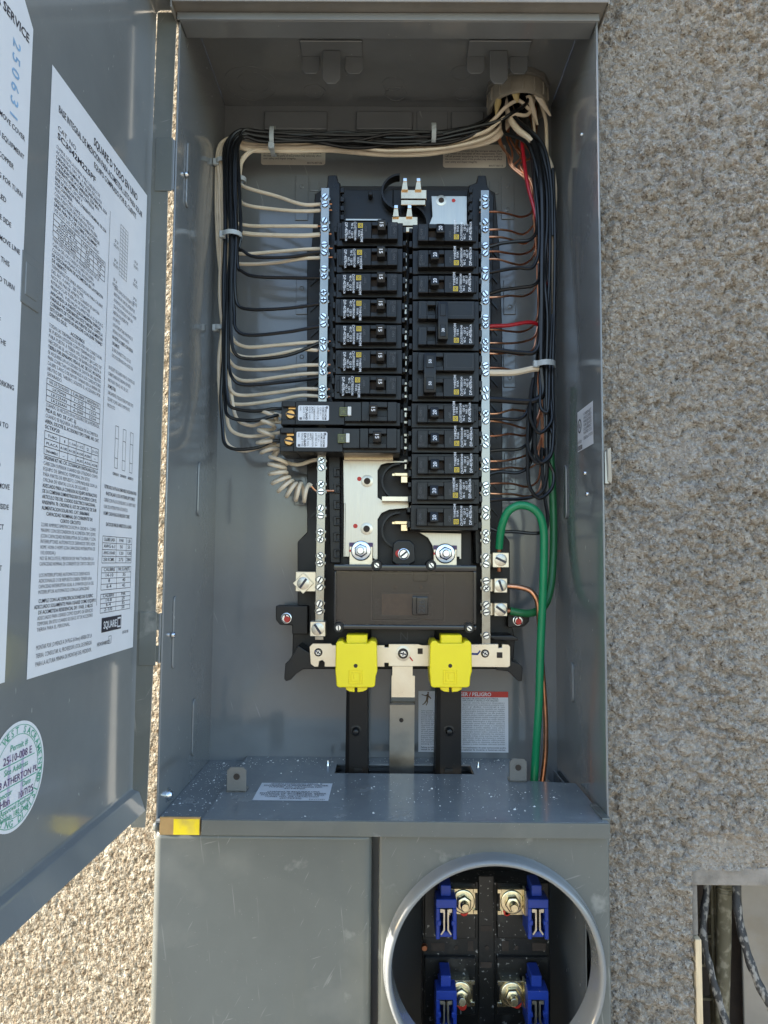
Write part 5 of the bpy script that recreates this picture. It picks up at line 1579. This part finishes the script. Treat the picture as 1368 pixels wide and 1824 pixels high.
# arc-fault breakers: long bodies reaching over the terminal bar
def arcfault(v0, v1, u0, off, label, code):
    Y = .086
    a, c = W(u0, v0, Y), W(713, v1, Y)
    zc_ = (a.z + c.z) / 2
    hz = (a.z - c.z) / 2 - .0002
    t_ = thing('arc_fault_breaker', label, 'circuit breaker', (a.x, Y, zc_), 'long arc-fault breakers')
    L_ = c.x - a.x
    P = lambda u: W(u, (v0 + v1) / 2, Y).x - a.x
    sh = u0 - 500
    b_ = MB()
    b_.box(0, P(520 + sh) + .006, .0052, .05, -hz, hz).box(P(520 + sh) + .006, L_, .004, .052, -hz, hz)
    # raised frame with a notch for the wire screw at the left end
    b_.box(P(526 + sh), P(614 + sh), 0, .0045, -hz, hz).box(P(502 + sh), P(526 + sh), 0, .0055, hz - .0055, hz).box(P(502 + sh), P(526 + sh), 0, .0055, -hz, -hz + .0055)
    b_.box(P(614 + sh), P(644 + sh), -.0025, .0045, -hz * .72, hz * .92)
    w0, w1 = P(658 + sh * .5), P(690 + sh * .5)
    zz0, zz1 = -hz * .72, hz * .92
    b_.box(P(644 + sh), w0, -.0040, .0045, zz0, zz1).box(w1, P(707), -.0040, .0045, zz0, zz1).box(w0, w1, -.0040, .0045, zz0, zz0 + .005).box(w0, w1, -.0040, .0045, zz1 - .0055, zz1)
    b_.box(L_, L_ + .003, .012, .04, -hz * .6, hz * .6)
    child(b_.mesh('body', ['plastic'], bevel=.0005), 'body', t_)
    tg_ = child(tog_me, 'toggle', t_, ((w0 if off else w0 + .0045), -.0040, .0004))
    child(nums[15], 'rating_number', tg_)
    sc_ = child(screw_mesh('wire_screw', .0050, .0022, ['brass', 'ink'], True, False, n=20), 'wire_screw', t_, (P(517 + sh), .0052, -.0008), (0, R(12), 0))
    child(MB().box(P(513 + sh), P(526 + sh), .0036, .0052, .0045, .0068).mesh('clamp_plate', ['brass']), 'clamp_plate', t_)
    lb = MB()
    x0, x1, z0, z1 = P(531 + sh), P(586 + sh), -hz + .0042, hz - .0042
    fl_ = lambda x, y, lift=0: Vector((x0 + x, -.0003 - lift, z0 + y))
    rrect(fl_, x1 - x0, z1 - z0, .0014, lb, 0)
    H_ = z1 - z0; W_ = x1 - x0
    fr = lambda x, y, lift=0: Vector((x0 + y, -.0005 - lift, z1 - x))        # reads downwards
    for s, yy, sz, bd in (('TYPE HOM', .86, .0028, .02), ('HOM115CAFI', .78, .0026, .01), ('120 V~', .70, .0024, 0), ('LISTED C.B.', .61, .0028, 0), ('COMBINATION', .50, .0024, 0), ('AFCI', .43, .0026, .01), ('ISSUE NO.', .35, .0024, 0),
                          (code, .24, .0034, .03), ('HACR TYPE', .16, .0024, 0), ('SWD', .05, .0022, 0)):
        lb.text(s, fr, .0012, W_ * yy, sz, 1, width=min(H_ - .002, sz * .62 * len(s)), bold=bd)
    lb.rect(fr, H_ * .06, W_ * .9, H_ * .22, W_ * .965, 2, .0001)
    lb.rect(fr, H_ * .8, W_ * .05, H_ * .95, W_ * .13, 2, .0001)
    child(lb.mesh('white_rating_label', ['paper', 'ink', 'ink_grey'], smooth=False, recalc=False), 'white_rating_label', t_)
    bt = MB().box(P(605 + sh), P(619 + sh), -.0040, -.0022, -.0035, .0052).mesh('test_button', ['olive'], bevel=.0004)
    tb = child(bt, 'test_button', t_)
    e = MB()
    cx, cz = P(612.5 + sh), .0008
    for g_, w_ in ((.0031, .0004), (.0018, .0004)):
        for x0_, y0_, x1_, y1_ in ((-g_, -g_, g_, -g_ + w_), (-g_, g_ - w_, g_, g_), (-g_, -g_ + w_, -g_ + w_, g_ - w_), (g_ - w_, -g_ + w_, g_, g_ - w_)):
            e.box(cx + x0_, cx + x1_, -.0043, -.0039, cz + y0_, cz + y1_)
    child(e.mesh('button_emblem', ['ink'], smooth=False), 'button_emblem', tb)
    child(MB().box(P(619.5 + sh), P(626 + sh), -.0050, -.0022, -.0033, .0056).mesh('indicator_tab', ['white_pl'], bevel=.0004), 'indicator_tab', t_)
arcfault(714, 758, 500, True, 'long black arc-fault breaker with white label, upper of two, toggle off', 'DP-3640')
arcfault(761, 806, 497, False, 'long black arc-fault breaker with white label, lower of two, toggle on', 'DP-3640')

# ================================================================== conduit bushing
bc = WZ(926, 176, ZC - .022)
bc.y = .1385
bc.x = W(926, 170, .125).x
RB = .0325
bush = thing('conduit_bushing', 'ribbed grey plastic conduit bushing in the cabinet ceiling where the cables enter', 'bushing', (bc.x, bc.y, ZC))
zr = W(926, 161, bc.y - RB).z
MB().lathe((bc.x, bc.y, ZC - .0006), (0, 0, -1), [(0, RB - .002), (.008, RB - .002), (.0085, RB - .0005), (ZC - zr - .004, RB), (ZC - zr - .001, RB - .0008), (ZC - zr, RB - .0025), (ZC - zr - .001, RB - .0046), (ZC - zr - .012, RB - .0055), (0, RB - .006)], 48, 0, False, False).build('ring', 'bush', bush)
for k in range(16):
    a = 2 * math.pi * k / 16
    p_ = Vector((bc.x + math.cos(a) * RB, bc.y + math.sin(a) * RB, 0))
    MB().lathe((p_.x, p_.y, ZC - .0095), (0, 0, -1), [(0, .0008), (ZC - zr - .0130, .0013), (ZC - zr - .0120, .0006)], 8).build('rib', 'bush', bush)
MB().lathe((bc.x, bc.y, ZC - .0004), (0, 0, -1), [(0, RB + .0015), (.0055, RB + .0015), (.006, RB - .001)], 12).build('locknut', 'paint_dark', bush)
MB().lathe((bc.x, bc.y, ZC - .0065), (0, 0, -1), [(0, RB - .007), (.0003, RB - .008)], 24).build('conduit_bore', 'dark', bush)

def sheath(u0, v0, u1, v1, y, w_, mt, label):
    a, c = W(u0, v0, y), W(u1, v1, y + .004)
    n_ = 6
    b_ = MB()
    rows_ = []
    rs_ = random.Random(u0)
    for i in range(n_ + 1):
        t = i / n_
        p_ = a.lerp(c, t)
        ww = w_ * (1 - .75 * t ** 2) * rs_.uniform(.85, 1.1)
        rows_.append([p_ + Vector((-ww, .0012, 0)), p_ + Vector((-ww * .4, -.0008, 0)), p_ + Vector((ww * .4, -.0008, 0)), p_ + Vector((ww, .0012, 0)), p_ + Vector((0, .0006, 0))])
    b_.rings(rows_, 0)
    o_ = b_.build('cable_sheath', mt, None)
    tag(o_, label, 'cable sheath', 'torn cable sheaths at the bushing')
sheath(918, 160, 921, 182, .112, .0042, 'sheath', 'short torn yellow cable sheath end in the mouth of the grey bushing')
sheath(958, 168, 981, 206, .118, .0040, 'wwhite', 'torn pale cable sheath tongue sticking out at the bushing right side')
sheath(943, 170, 958, 222, .122, .0038, 'wwhite', 'torn white cable sheath hanging below the middle of the bushing')
sheath(888, 176, 884, 205, .12, .0034, 'sheath', 'torn tan cable sheath end at the left rim of the bushing')

# ================================================================== wires
rw = random.Random(21)
def jit(a): return rw.uniform(-a, a)
def wire(pts, r, mt, label, group, name, end_copper=None, n=8, sub=6):
    P = [W(*p) if len(p) == 3 and not isinstance(p, Vector) else p for p in pts]
    if n == 8:
        P = P[:1] + [p_ + Vector((jit(.0011), jit(.0008), jit(.0011))) for p_ in P[1:-1]] + P[-1:]
    b_ = MB()
    b_.tube(P, r, n, 0, sub)
    o_ = b_.build(name, [mt], None)
    tag(o_, label, 'wire', group)
    if end_copper:
        a, c = P[-1], P[-2]
        d = (a - c).normalized()
        e = MB().tube([a - d * .001, a + d * end_copper], r * .5, 8, 0, 3).build('bare_end', 'copper', o_)
    return o_
def jit(a): return rw.uniform(-a, a)

# --- left bay: black wires, in the order they leave the loom
BLK = [((588, 449), 456, 446, 'topmost black wire running from the left loom to a breaker'), ((588, 494), 490, 480, 'second black wire from the top leaving the left loom'),
       ((588, 538), 552, 515, 'third black wire from the top leaving the left loom'), ((588, 582), 594, 556, 'fourth black wire from the top leaving the left loom'),
       ((589, 608), 638, 608, 'fifth black wire from the top leaving the left loom, rising to its breaker'), ((588, 671), 684, 655, 'sixth black wire from the top leaving the left loom'),
       ((501, 728), 731, 700, 'black wire entering the upper arc-fault breaker above the coils'), ((501, 739), 748, 715, 'black wire curving into the left end of the upper arc-fault breaker'),
       ((501, 786), 800, 760, 'lowest black wire of the left loom, bending into the lower arc-fault breaker')]
for i, ((eu, ev), vm, vl, lab_) in enumerate(BLK):
    o_ = 1 - 2 * i / (len(BLK) - 1)            # +1 right side of the loom, -1 left side
    k_ = rw.uniform(-1, 1)
    d_ = jit(.004)
    xt = lambda v: 414 + 12.5 * o_ - max(0, v - 430) * .020
    kk = lambda: .55 * k_ + jit(.55)
    pts = [(912 + jit(22), 150, .137 + jit(.012)), (905 + jit(14), 182, .134), (874 + jit(10), 220 + 10 * k_, .131 + d_), (800 + jit(15), 240 + 17 * kk(), .130 + d_), (715 + jit(15), 250 + 19 * kk(), .129 - d_), (620 + jit(20), 250 + 16 * kk(), .128 - d_),
           (530 + jit(10), 246 + 13 * kk(), .127), (462, 241 + 10 * k_, .125 - d_), (430 + 6 * o_, 238 + 6 * k_, .120), (414 + 12 * o_, 256 + 3 * k_, .1165 + d_ * .5), (412 + 12 * o_, 320, .114 + d_)]
    v = 420
    while v < vl - 20:
        pts.append((xt(v) + jit(2.2), v, .112 + d_))
        v += 95
    pts += [(xt(vl) + 1, vl, .112 + d_), (xt(vm) + 7, vm - 9, .111), (xt(vm) + 22, vm, .111), ((xt(vm) + eu) / 2 + 10, (vm + ev) / 2 + (4 if i != 4 else 9), .110), (eu - 14, ev + 1, .111), (eu, ev, .113)]
    wire(pts, .00178, 'wblack', lab_, 'black wires in the left bay', 'black_wire')

# --- left bay: white wires to the terminal bar
WHT = [((571, 364), 335), ((571, 375), 366), ((566, 403), 402), ((570, 418), 417), ((572, 443), 452), ((572, 459), 471), ((568, 609), 616), ((566, 624), 637), ((568, 650), 658), ((568, 665), 678), ((567, 693), 706), ((567, 706), 719)]
for i, ((eu, ev), vl) in enumerate(WHT):
    k_ = rw.uniform(-1, 1)
    inner = i < 2
    mx_ = .007 if i in (5, 9) else 0.0
    tx = 429 if inner else 388 + 17 * rw.random()
    dy = .131 if inner else .128 + jit(.004)
    top = [(925 + jit(22), 150, .137 + jit(.012)), (915 + jit(14), 185, .136), (884 + jit(12), 232 + 6 * k_, .137 - mx_), (800 + jit(15), 262 + 7 * k_ - 1200 * mx_ * rw.random(), .139 - mx_), (700 + jit(15), 270 + 6 * k_ - 1500 * mx_ * rw.random(), .1395 - mx_), (600 + jit(15), 262 + 6 * k_ - 900 * mx_ * rw.random(), .139 - mx_ * .8), (500 + jit(10), 262 + 6 * k_, .138)]
    if inner:
        pts = top + [(452, 266 + 4 * i, .136), (433, 280 + 6 * i, .134), (428, 310, dy), (426, vl - 14, dy), (434, vl - 3, .128)]
    else:
        pts = top + [(440, 262 + 5 * k_, .136), (415 + jit(5), 252 + 8 * k_, .133), (tx + 3, 268 + 8 * k_, dy), (tx + jit(2), 330, dy)]
        v = 430
        while v < vl - 50:
            pts.append((tx + 2 + jit(3.5), v, dy + jit(.001)))
            v += 95
        pts += [(tx + 2, vl - 34, dy), (tx + 14, vl - 7, dy), (tx + 34, vl, .1275)]
    pts += [((428 + eu) / 2 - 8, vl * .55 + ev * .45 + 1, .120), (eu - 30, ev + .5, .1135), (eu, ev, .1125)]
    wire(pts, .00185 if i != 3 else .0023, 'wwhite', 'white wire, %s of those entering the left terminal bar' % ORD[i], 'white wires to the left terminal bar', 'white_wire', .012)

# white wires that go on to the arc-fault breakers
for i, (ev, vl, lab_) in enumerate(((752, 757, 'upper white wire passing behind the coils into the upper arc-fault breaker'), (770, 778, 'middle white wire passing behind the coils below the upper arc-fault breaker'), (793, 801, 'lowest white wire looping under the black one into the lower arc-fault breaker'))):
    k_ = rw.uniform(-1, 1)
    tx = (414, 404, 399)[i]
    pts = [(925 + jit(22), 150, .137 + jit(.012)), (915 + jit(14), 185, .136), (884 + jit(12), 236 + 6 * k_, .137), (800, 264 + 7 * k_, .139), (700, 272 + 6 * k_, .1395), (600, 264 + 6 * k_, .139), (500, 264 + 6 * k_, .138),
           (440, 262, .136), (412, 254, .133), (392 + 4 * i, 272, .127), (390 + 4 * i, 330, .127), (393 + 4 * i, 440, .127), (394 + 4 * i, 540, .1275), (tx - 8, 640, .127), (tx - 3, vl - 50, .126), (tx + 8, vl - 10, .124), (tx + 34, vl, .122), (470, (vl + ev) / 2, .121), (502, ev, .118)]
    wire(pts, .00185, 'wwhite', lab_, 'white wires to the arc-fault breakers', 'white_wire')

# coiled pigtails
def coil(axis, turns, rad, r, lab_, lead_in, lead_out, bare=None):
    A = spline([W(*p) for p in axis], 24)
    P = [W(*p) for p in lead_in]
    n_ = int(turns * 12)
    side = Vector((0, 1, 0))
    for i in range(n_ + 1):
        t = i / n_ * (len(A) - 1)
        j = min(int(t), len(A) - 2)
        p_ = A[j].lerp(A[j + 1], t - j)
        tn = (A[j + 1] - A[j]).normalized()
        e1 = tn.cross(side).normalized()
        a = 2 * math.pi * i / 12 + 2.4
        P.append(p_ + (e1 * math.cos(a) + side * math.sin(a) * .9) * rad * (1 + .06 * math.sin(i * .9)))
    P += [W(*p) for p in lead_out]
    o_ = MB().tube(P, r, 8, 0, 3).build('coiled_wire', 'wwhite', None)
    tag(o_, lab_, 'wire', 'coiled white pigtails')
    if bare:
        d = (P[-1] - P[-2]).normalized()
        q = P[-1]
        MB().tube([q - d * .001, q + d * .006 + Vector((0, 0, -.0015)), W(*bare), W(bare[0] + 20, bare[1], bare[2])], .0010, 8, 0, 5).build('bare_end', 'copper', o_)
coil([(481, 733, .117), (476, 757, .116), (473, 785, .116), (482, 806, .117)], 4.6, .0082, .0020, 'upper coiled white pigtail hanging at the left ends of the arc-fault breakers', [(503, 741, .112), (492, 738, .113)],
     [(486, 812, .124), (500, 820, .126), (530, 828, .124), (557, 820, .118), (575, 818, .1125)])
coil([(497, 815, .114), (494, 838, .113), (504, 861, .113), (524, 875, .113), (549, 878, .113)], 7.6, .0086, .0020, 'lower coiled white pigtail curling below the arc-fault breakers to the terminal bar', [(502, 800, .118), (494, 805, .118)],
     [(555, 866, .112)], (575, 874, .1125))

# --- right bay: bare copper grounds
CU_ = [((868, 378), 385, 'copper ground wire, topmost of those entering the right terminal bar'), ((868, 410), 414, ''), ((868, 422), 430, ''), ((868, 449), 451, ''), ((868, 462), 468, ''), ((868, 530), 524, ''), ((868, 587), 589, ''), ((868, 611), 607, ''), ((868, 628), 630, ''),
       ((868, 656), 660, ''), ((868, 736), 729, ''), ((868, 749), 760, ''), ((868, 777), 772, ''), ((868, 821), 808, ''), ((868, 836), 832, ''), ((868, 863), 864, ''), ((868, 878), 882, '')]
for i, ((eu, ev), vl, lab_) in enumerate(CU_):
    k_ = i / (len(CU_) - 1)
    tx = 954 + 9 * k_ + jit(2)
    tw = jit(6)
    pts = [(938 + jit(16), 152, .145), (946 + jit(10), 205, .150 + jit(.004)), (950 + tw, 265, .150 + jit(.004)), (tx - 2 + jit(3), 325, .142)]
    v = 400
    while v < vl - 45:
        pts.append((tx + jit(1.5), v, .137 + jit(.002)))
        v += 90
    pts += [(tx, vl - 30, .136), (tx - 8, vl - 7, .134), (tx - 24, vl + 2, .130), ((tx + eu) / 2 - 5, (vl + ev) / 2 + jit(3), .120), (eu + 18, ev + jit(1), .1135), (eu - 14, ev, .1125)]
    wire(pts, .00108, 'copper' if i % 3 else 'copper_d', lab_ or 'bare copper ground wire, %s of those entering the right terminal bar' % ORD[i], 'bare copper ground wires', 'copper_wire')
# loose copper strands twisted together below the bushing
for i in range(7):
    x = 894 + i * 7
    pts = [(x + jit(5), 205, .138), (x - 8 + jit(8), 238 + jit(6), .142), (x - 4 + jit(6), 262 + jit(5), .137 + jit(.003)), (x + 8 + jit(5), 282 + jit(5), .133 + jit(.002)), (x * .5 + 462 + jit(4), 298 + jit(4), .132), (946 + jit(4), 326, .130), (952 + jit(2), 380, .131), (957 + jit(3), 470, .134)]
    wire(pts, .00115, 'copper', '%s bare copper strand of the twisted bunch just below the bushing' % ('leftmost', 'second from left', 'third from left', 'middle', 'third from right', 'second from right', 'rightmost')[i], 'twisted copper strands below the bushing', 'copper_strand')

# --- right bay: black wires
BR_ = [((857, 437), 431, None, 'topmost black wire of the right loom, bowing up before its breaker'), ((857, 484), 478, None, 'second black wire from the top leaving the right loom'), ((857, 524), 511, None, 'third black wire from the top leaving the right loom, sloping down to its breaker'),
       ((857, 622), 629, None, 'thick black wire leaving the right loom just below the red one'), ((857, 710), 714, None, 'thickest black wire, level with the lower pole of the 50 breaker'),
       ((853, 744), 747, 770, 'black wire leaving the right loom to the breaker below the double 50'), ((853, 803), 800, 826, 'black wire from the smaller hanging loop in the right loom'), ((853, 843), 840, 888, 'black wire from the longest hanging loop in the right loom'),
       ((853, 891), 889, 0, 'black wire leaving the right loom to the second breaker from the bottom'), ((853, 940), 949, 1, 'lowest black wire on the right, reaching the bottom breaker')]
for i, ((eu, ev), vl, loop, lab_) in enumerate(BR_):
    o_ = -1 + 2 * i / (len(BR_) - 1)
    d_ = jit(.004)
    r_ = .0018 if i not in (3, 4) else (.0022 if i == 3 else .0031)
    pts = [(930 + jit(18), 150, .135 + jit(.012)), (928 + jit(14), 185, .130), (938 + jit(8), 225, .124), (955 + 7 * o_, 262 + jit(6), .119), (965 + 14 * o_, 320 + jit(10), .116 + d_), (969 + 13 * o_, 400, .114 + d_)]
    v = 480
    lim = (vl - 40) if not loop else max(vl, loop, 700) - 60
    while v < lim:
        pts.append((967 + 12 * o_ + jit(2.5), v, .113 + d_))
        v += 85
    if loop is None:
        tx = 966 + 12 * o_
        pts += [(tx, vl - 16, .112 + d_ * .5), (tx - 10, vl - 2, .110), (tx - 34, vl + (0 if i else -2), .110)]
    elif loop > 10:
        pts += [(978 + i, loop - 45, .109), (975 + i * 1.2, loop - 18, .107), (960, loop, .106), (946 - 2 * (i - 5), loop - 22, .107), (943 - 2 * (i - 5), loop - 60, .109), (947 - (i - 5), max(vl - 120, 690), .111),
                (950, max(vl - 90, 672), .113), (948, vl - 45, .113), (941, vl - 14, .112), (925, vl, .111)]
    elif loop == 0:
        pts += [(974, 800, .108), (975, 850, .108), (968, 874, .108), (950, 886, .109), (925, vl, .110)]
    else:
        pts += [(967, 800, .112), (970, 880, .110), (975, 925, .108), (972, 944, .108), (955, 950, .108), (915, 948, .109)]
    pts += [((eu + 925) / 2, (vl + ev) / 2 + jit(2), .110), (eu + 14, ev, .111), (eu - 4, ev, .113)]
    wire(pts, r_, 'wblack', lab_, 'black wires in the right bay', 'black_wire')
# spare loops that hang in the loom
wire([(985, 300, .118), (988, 420, .117), (986, 560, .116), (985, 680, .112), (984, 780, .108), (979, 812, .106), (966, 823, .105), (956, 810, .106), (953, 760, .108), (955, 690, .112), (958, 640, .114), (960, 560, .118), (960, 470, .121)], .0018, 'wblack',
     'spare black wire hanging as a closed loop in front of the right loom', 'black wires in the right bay', 'black_wire')
wire([(984, 560, .116), (981, 660, .111), (978, 715, .107), (973, 733, .106), (966, 728, .107), (962, 690, .110), (962, 620, .114)], .0018, 'wblack', 'short black wire bend hanging just below the right cable tie', 'black wires in the right bay', 'black_wire')

# --- coloured and heavy conductors
wire([(930, 150, .136), (928, 200, .133), (930, 245, .128), (934, 285, .122), (942, 330, .118), (952, 380, .116), (962, 440, .118), (972, 500, .121), (978, 555, .124), (974, 590, .125), (962, 582, .120), (945, 575, .114), (905, 579, .111), (880, 582, .111), (858, 583, .113)], .0020, 'wred',
     'red wire dropping from the bushing and crossing to the 30 breaker', None, 'red_wire')
wire([(905, 160, .135), (903, 195, .128), (918, 225, .122), (945, 250, .121), (966, 272, .123), (981, 300, .124), (985, 340, .124), (982, 420, .125), (978, 520, .124), (972, 620, .122), (962, 655, .114), (948, 658, .111), (915, 663, .110), (885, 666, .110), (858, 664, .113)], .0033, 'wwhite',
     'thick white wire crossing to the double 50 breaker', None, 'white_wire')
for i, (pts, lab_) in enumerate((([(950, 160, .13), (944, 195, .126), (925, 178, .118), (900, 190, .117), (882, 208, .122), (862, 225, .128), (800, 250, .133)], 'white wire curling out of the bushing across its left rim'),
                   ([(955, 165, .132), (938, 205, .124), (912, 204, .119), (890, 215, .121), (868, 232, .126), (820, 248, .131), (740, 262, .136)], 'white wire curling below the first one under the bushing'),
                   ([(958, 165, .135), (966, 190, .131), (972, 215, .130), (972, 250, .131), (976, 300, .133), (980, 400, .134)], 'white wire dropping straight from the right of the bushing'),
                   ([(946, 165, .135), (949, 205, .131), (952, 250, .133), (960, 330, .136)], 'white wire dropping behind the copper strands below the bushing'))):
    wire(pts, .0019 if i < 3 else .0016, 'wwhite', lab_, 'loose white wires at the bushing', 'white_wire')
for pts, lab_ in (([(948, 160, .130), (935, 188, .120), (915, 200, .118), (890, 214, .120), (850, 228, .124), (790, 240, .128)], 'black wire crossing in front under the bushing towards the top loom'),
                  ([(905, 165, .130), (918, 208, .121), (940, 232, .117), (962, 252, .116), (976, 280, .116), (982, 340, .116), (984, 420, .118)], 'black wire arching right from under the bushing'),
                  ([(900, 175, .13), (898, 235, .127), (915, 243, .122), (938, 255, .118), (952, 285, .116), (962, 340, .115), (970, 420, .117)], 'black wire arching low under the bushing into the right loom')):
    wire(pts, .0020, 'wblack', lab_, 'loose black wires at the bushing', 'black_wire')
def heavy(pts, r, mt, lab_, name, bare=None):
    o_ = wire(pts, r, mt, lab_, None, name, None, 14, 8)
    if bare:
        MB().tube([W(*p) for p in bare], r * .62, 10, 0, 5).build('bare_end', 'copper_d', o_)
    return o_
heavy([(889, 976, .118), (891, 955, .112), (896, 930, .105), (906, 910, .101), (925, 900, .098), (946, 904, .097), (961, 918, .097), (968, 942, .098), (969, 980, .099), (967, 1060, .102), (963, 1150, .106), (960, 1250, .110), (955, 1330, .116), (951, 1395, .122), (948, 1425, .13)], .0040, 'wgreen',
      'bright green insulated ground wire arching over the top right lug', 'green_wire', [(890, 974, .118), (889, 984, .119), (889, 1018, .120)])
heavy([(975, 690, .140), (978, 760, .140), (983, 850, .140), (986, 930, .139), (985, 1000, .136), (980, 1050, .132), (970, 1078, .128), (950, 1091, .124), (930, 1092, .121), (908, 1088, .120)], .0040, 'wgreen_d',
      'dark green insulated ground wire running behind to the lowest right lug', 'green_wire', [(912, 1089, .120), (896, 1087, .120)])
heavy([(890, 1043, .120), (905, 1044, .120), (925, 1046, .119), (945, 1053, .118), (956, 1068, .117), (960, 1095, .117), (963, 1150, .118), (968, 1220, .120), (972, 1290, .123), (971, 1350, .128), (965, 1400, .133), (963, 1425, .137)], .0026, 'copper',
      'thick bare copper ground conductor from the middle right lug down through the shelf', 'copper_wire')

# ================================================================== cable ties
def tie(u, v, y, ru, ry, tilt, label, h=.0046, vertical=True, head=True):
    c = W(u, v, y)
    rx = ru * (y + .6) / FPX
    b_ = MB()
    n_ = 28
    rows_ = []
    for dz, k in ((-h / 2, 1.0), (h / 2, 1.0), (h / 2, 1.06), (-h / 2, 1.06)):
        ring_ = []
        for i in range(n_):
            a = 2 * math.pi * i / n_
            p_ = Vector((math.cos(a) * (rx + (k - 1) * .02), math.sin(a) * (ry + (k - 1) * .02), dz + math.cos(a) * rx * math.tan(R(tilt))))
            if not vertical: p_ = Vector((p_.z, p_.y, p_.x))
            ring_.append(c + p_)
        rows_.append(ring_)
    b_.rings(rows_ + [rows_[0]], 0, False, False)
    o_ = b_.build('cable_tie', 'tie', None)
    tag(o_, label, 'cable tie', 'nylon cable ties')
    if head:
        q = c + Vector((-rx * .9, -ry * .5, -rx * .9 * math.tan(R(tilt)))) if vertical else c + Vector((0, -ry, -rx * .9))
        MB().box(q.x - .003, q.x + .003, q.y - .002, q.y + .003, q.z - .0035, q.z + .0035).build('tie_head', 'tie', o_, bevel=.0005)
tie(413, 421, .114, 17, .0105, 3, 'white nylon tie round the left loom beside the upper breakers')
tie(969, 651, .113, 18, .0125, 2, 'pale nylon tie round the black wires of the right loom', h=.0055)
tie(487, 252, .131, 24, .0125, 0, 'upright nylon tie round the top wire bundle', vertical=False)
tie(396, 290, .128, 11, .0075, 12, 'nylon tie on the white wires at the upper left corner')
tie(394, 586, .128, 10, .0075, 0, 'small nylon tie on the white wires halfway down the left side')
tie(430, 322, .132, 7, .006, 5, 'little nylon tie on the white wires beside the upper left mounting tab')
tie(772, 240, .131, 18, .010, 0, 'nylon tie round the top wire bundle near the bushing', vertical=False, head=False)

# ================================================================== recess in the wall, lower right
RY = .115
rx0 = RX0; rx1 = RX0 + .16; rz1 = RZ1
box_ = thing('recessed_service_box', 'shallow recessed service box in the stucco at the lower right corner', 'service box', (rx0, RY, -.489))
MB().box(rx0, rx1, RY, RY + .004, -.489, rz1).build('back_board', 'dark', box_)
p0 = W(1318, 1700, .100).x
MB().box(p0, rx1, .095, .098, -.489, rz1 - .010).build('metal_plate', 'dull', box_, bevel=.0006)
MB().box(rx0 - .002, rx1, .0275, .045, rz1 - .013, rz1 + .002).build('header_flange', 'mortar', box_, bevel=.0015, seg=2)
MB().box(rx0, rx1, .040, RY, rz1 - .004, rz1 - .001).build('box_top', 'dull', box_)
MB().box(rx0 - .003, rx0 - .0005, .034, RY, -.489, rz1).build('box_side', 'dark', box_)
MB().box(rx1 - .001, rx1 + .002, .030, RY, -.489, rz1).build('box_side', 'dull', box_)
MB().box(rx0, rx1 - .0015, .030, RY, -.492, -.4893).build('box_bottom', 'dull', box_)
j0, j1 = W(1229, 1700, .03).x, W(1246, 1700, .03).x
zj = W(1240, 1668, .03).z
o = MB().box(rx0 + .0003, j1, .030, .062, zj, rz1 - .012).build('mortar_jamb', 'mortar', None, bevel=.002, seg=2)
tag(o, 'grey mortar jamb at the upper left edge of the wall recess', 'jamb')
o = MB().box(rx0 + .0015, j1 + .0005, .026, .060, -.489, zj - .0005).build('timber_jamb', 'wood', None, bevel=.001, seg=2)
tag(o, 'pale raw timber strip along the left edge of the wall recess', 'timber')
o = MB().tube([W(1290, 1570, .088), W(1289, 1680, .088), W(1286, 1800, .088), W(1285, 1900, .088)], .0065, 16, 0, 4).build('conduit_pipe', 'pvc', None)
tag(o, 'grimy yellowish conduit pipe standing inside the wall recess', 'pipe')
for k in range(3):
    q = W(1290, 1578 + k * 5, .088)
    MB().lathe(q, (0, 0, 1), [(-.0008, .0066), (0, .0074), (.0008, .0066)], 16).build('thread_ridge', 'pvc', o)
lt = thing('lath_strip', 'narrow grimy lath strip with cross bars between the cable and the pipe', 'lath', W(1270, 1820, .1))
xa_, xb_ = W(1267, 1700, .1).x, W(1278, 1700, .1).x
MB().box(xa_, xa_ + .0028, .098, .106, -.489, rz1 - .006).box(xb_ - .0028, xb_, .096, .104, -.489, rz1 - .006).build('rail', 'pvc', lt, bevel=.0005)
for v in (1632, 1668, 1720, 1780):
    q = W(1260, v, .1)
    MB().box(xa_ - .010, xa_, .100, .104, q.z - .0012, q.z + .0012).build('cross_bar', 'pvc', lt)
wire([(1262, 1560, .075), (1257, 1600, .07), (1252, 1650, .064), (1256, 1690, .060), (1267, 1735, .056), (1280, 1780, .052), (1295, 1830, .048), (1310, 1880, .045)], lambda t: .0033 + .0004 * math.sin(t * 40), 'splash', 'black cable spattered with plaster, left of two in the wall recess', 'plaster-spattered cables', 'spattered_cable', None, 14, 10)
wire([(1313, 1562, .075), (1312, 1600, .070), (1319, 1650, .062), (1332, 1700, .056), (1348, 1745, .050), (1368, 1785, .045), (1392, 1830, .040)], lambda t: .0037 + .0004 * math.sin(t * 36), 'splash', 'black cable spattered with plaster, right of two in the wall recess', 'plaster-spattered cables', 'spattered_cable', None, 14, 10)
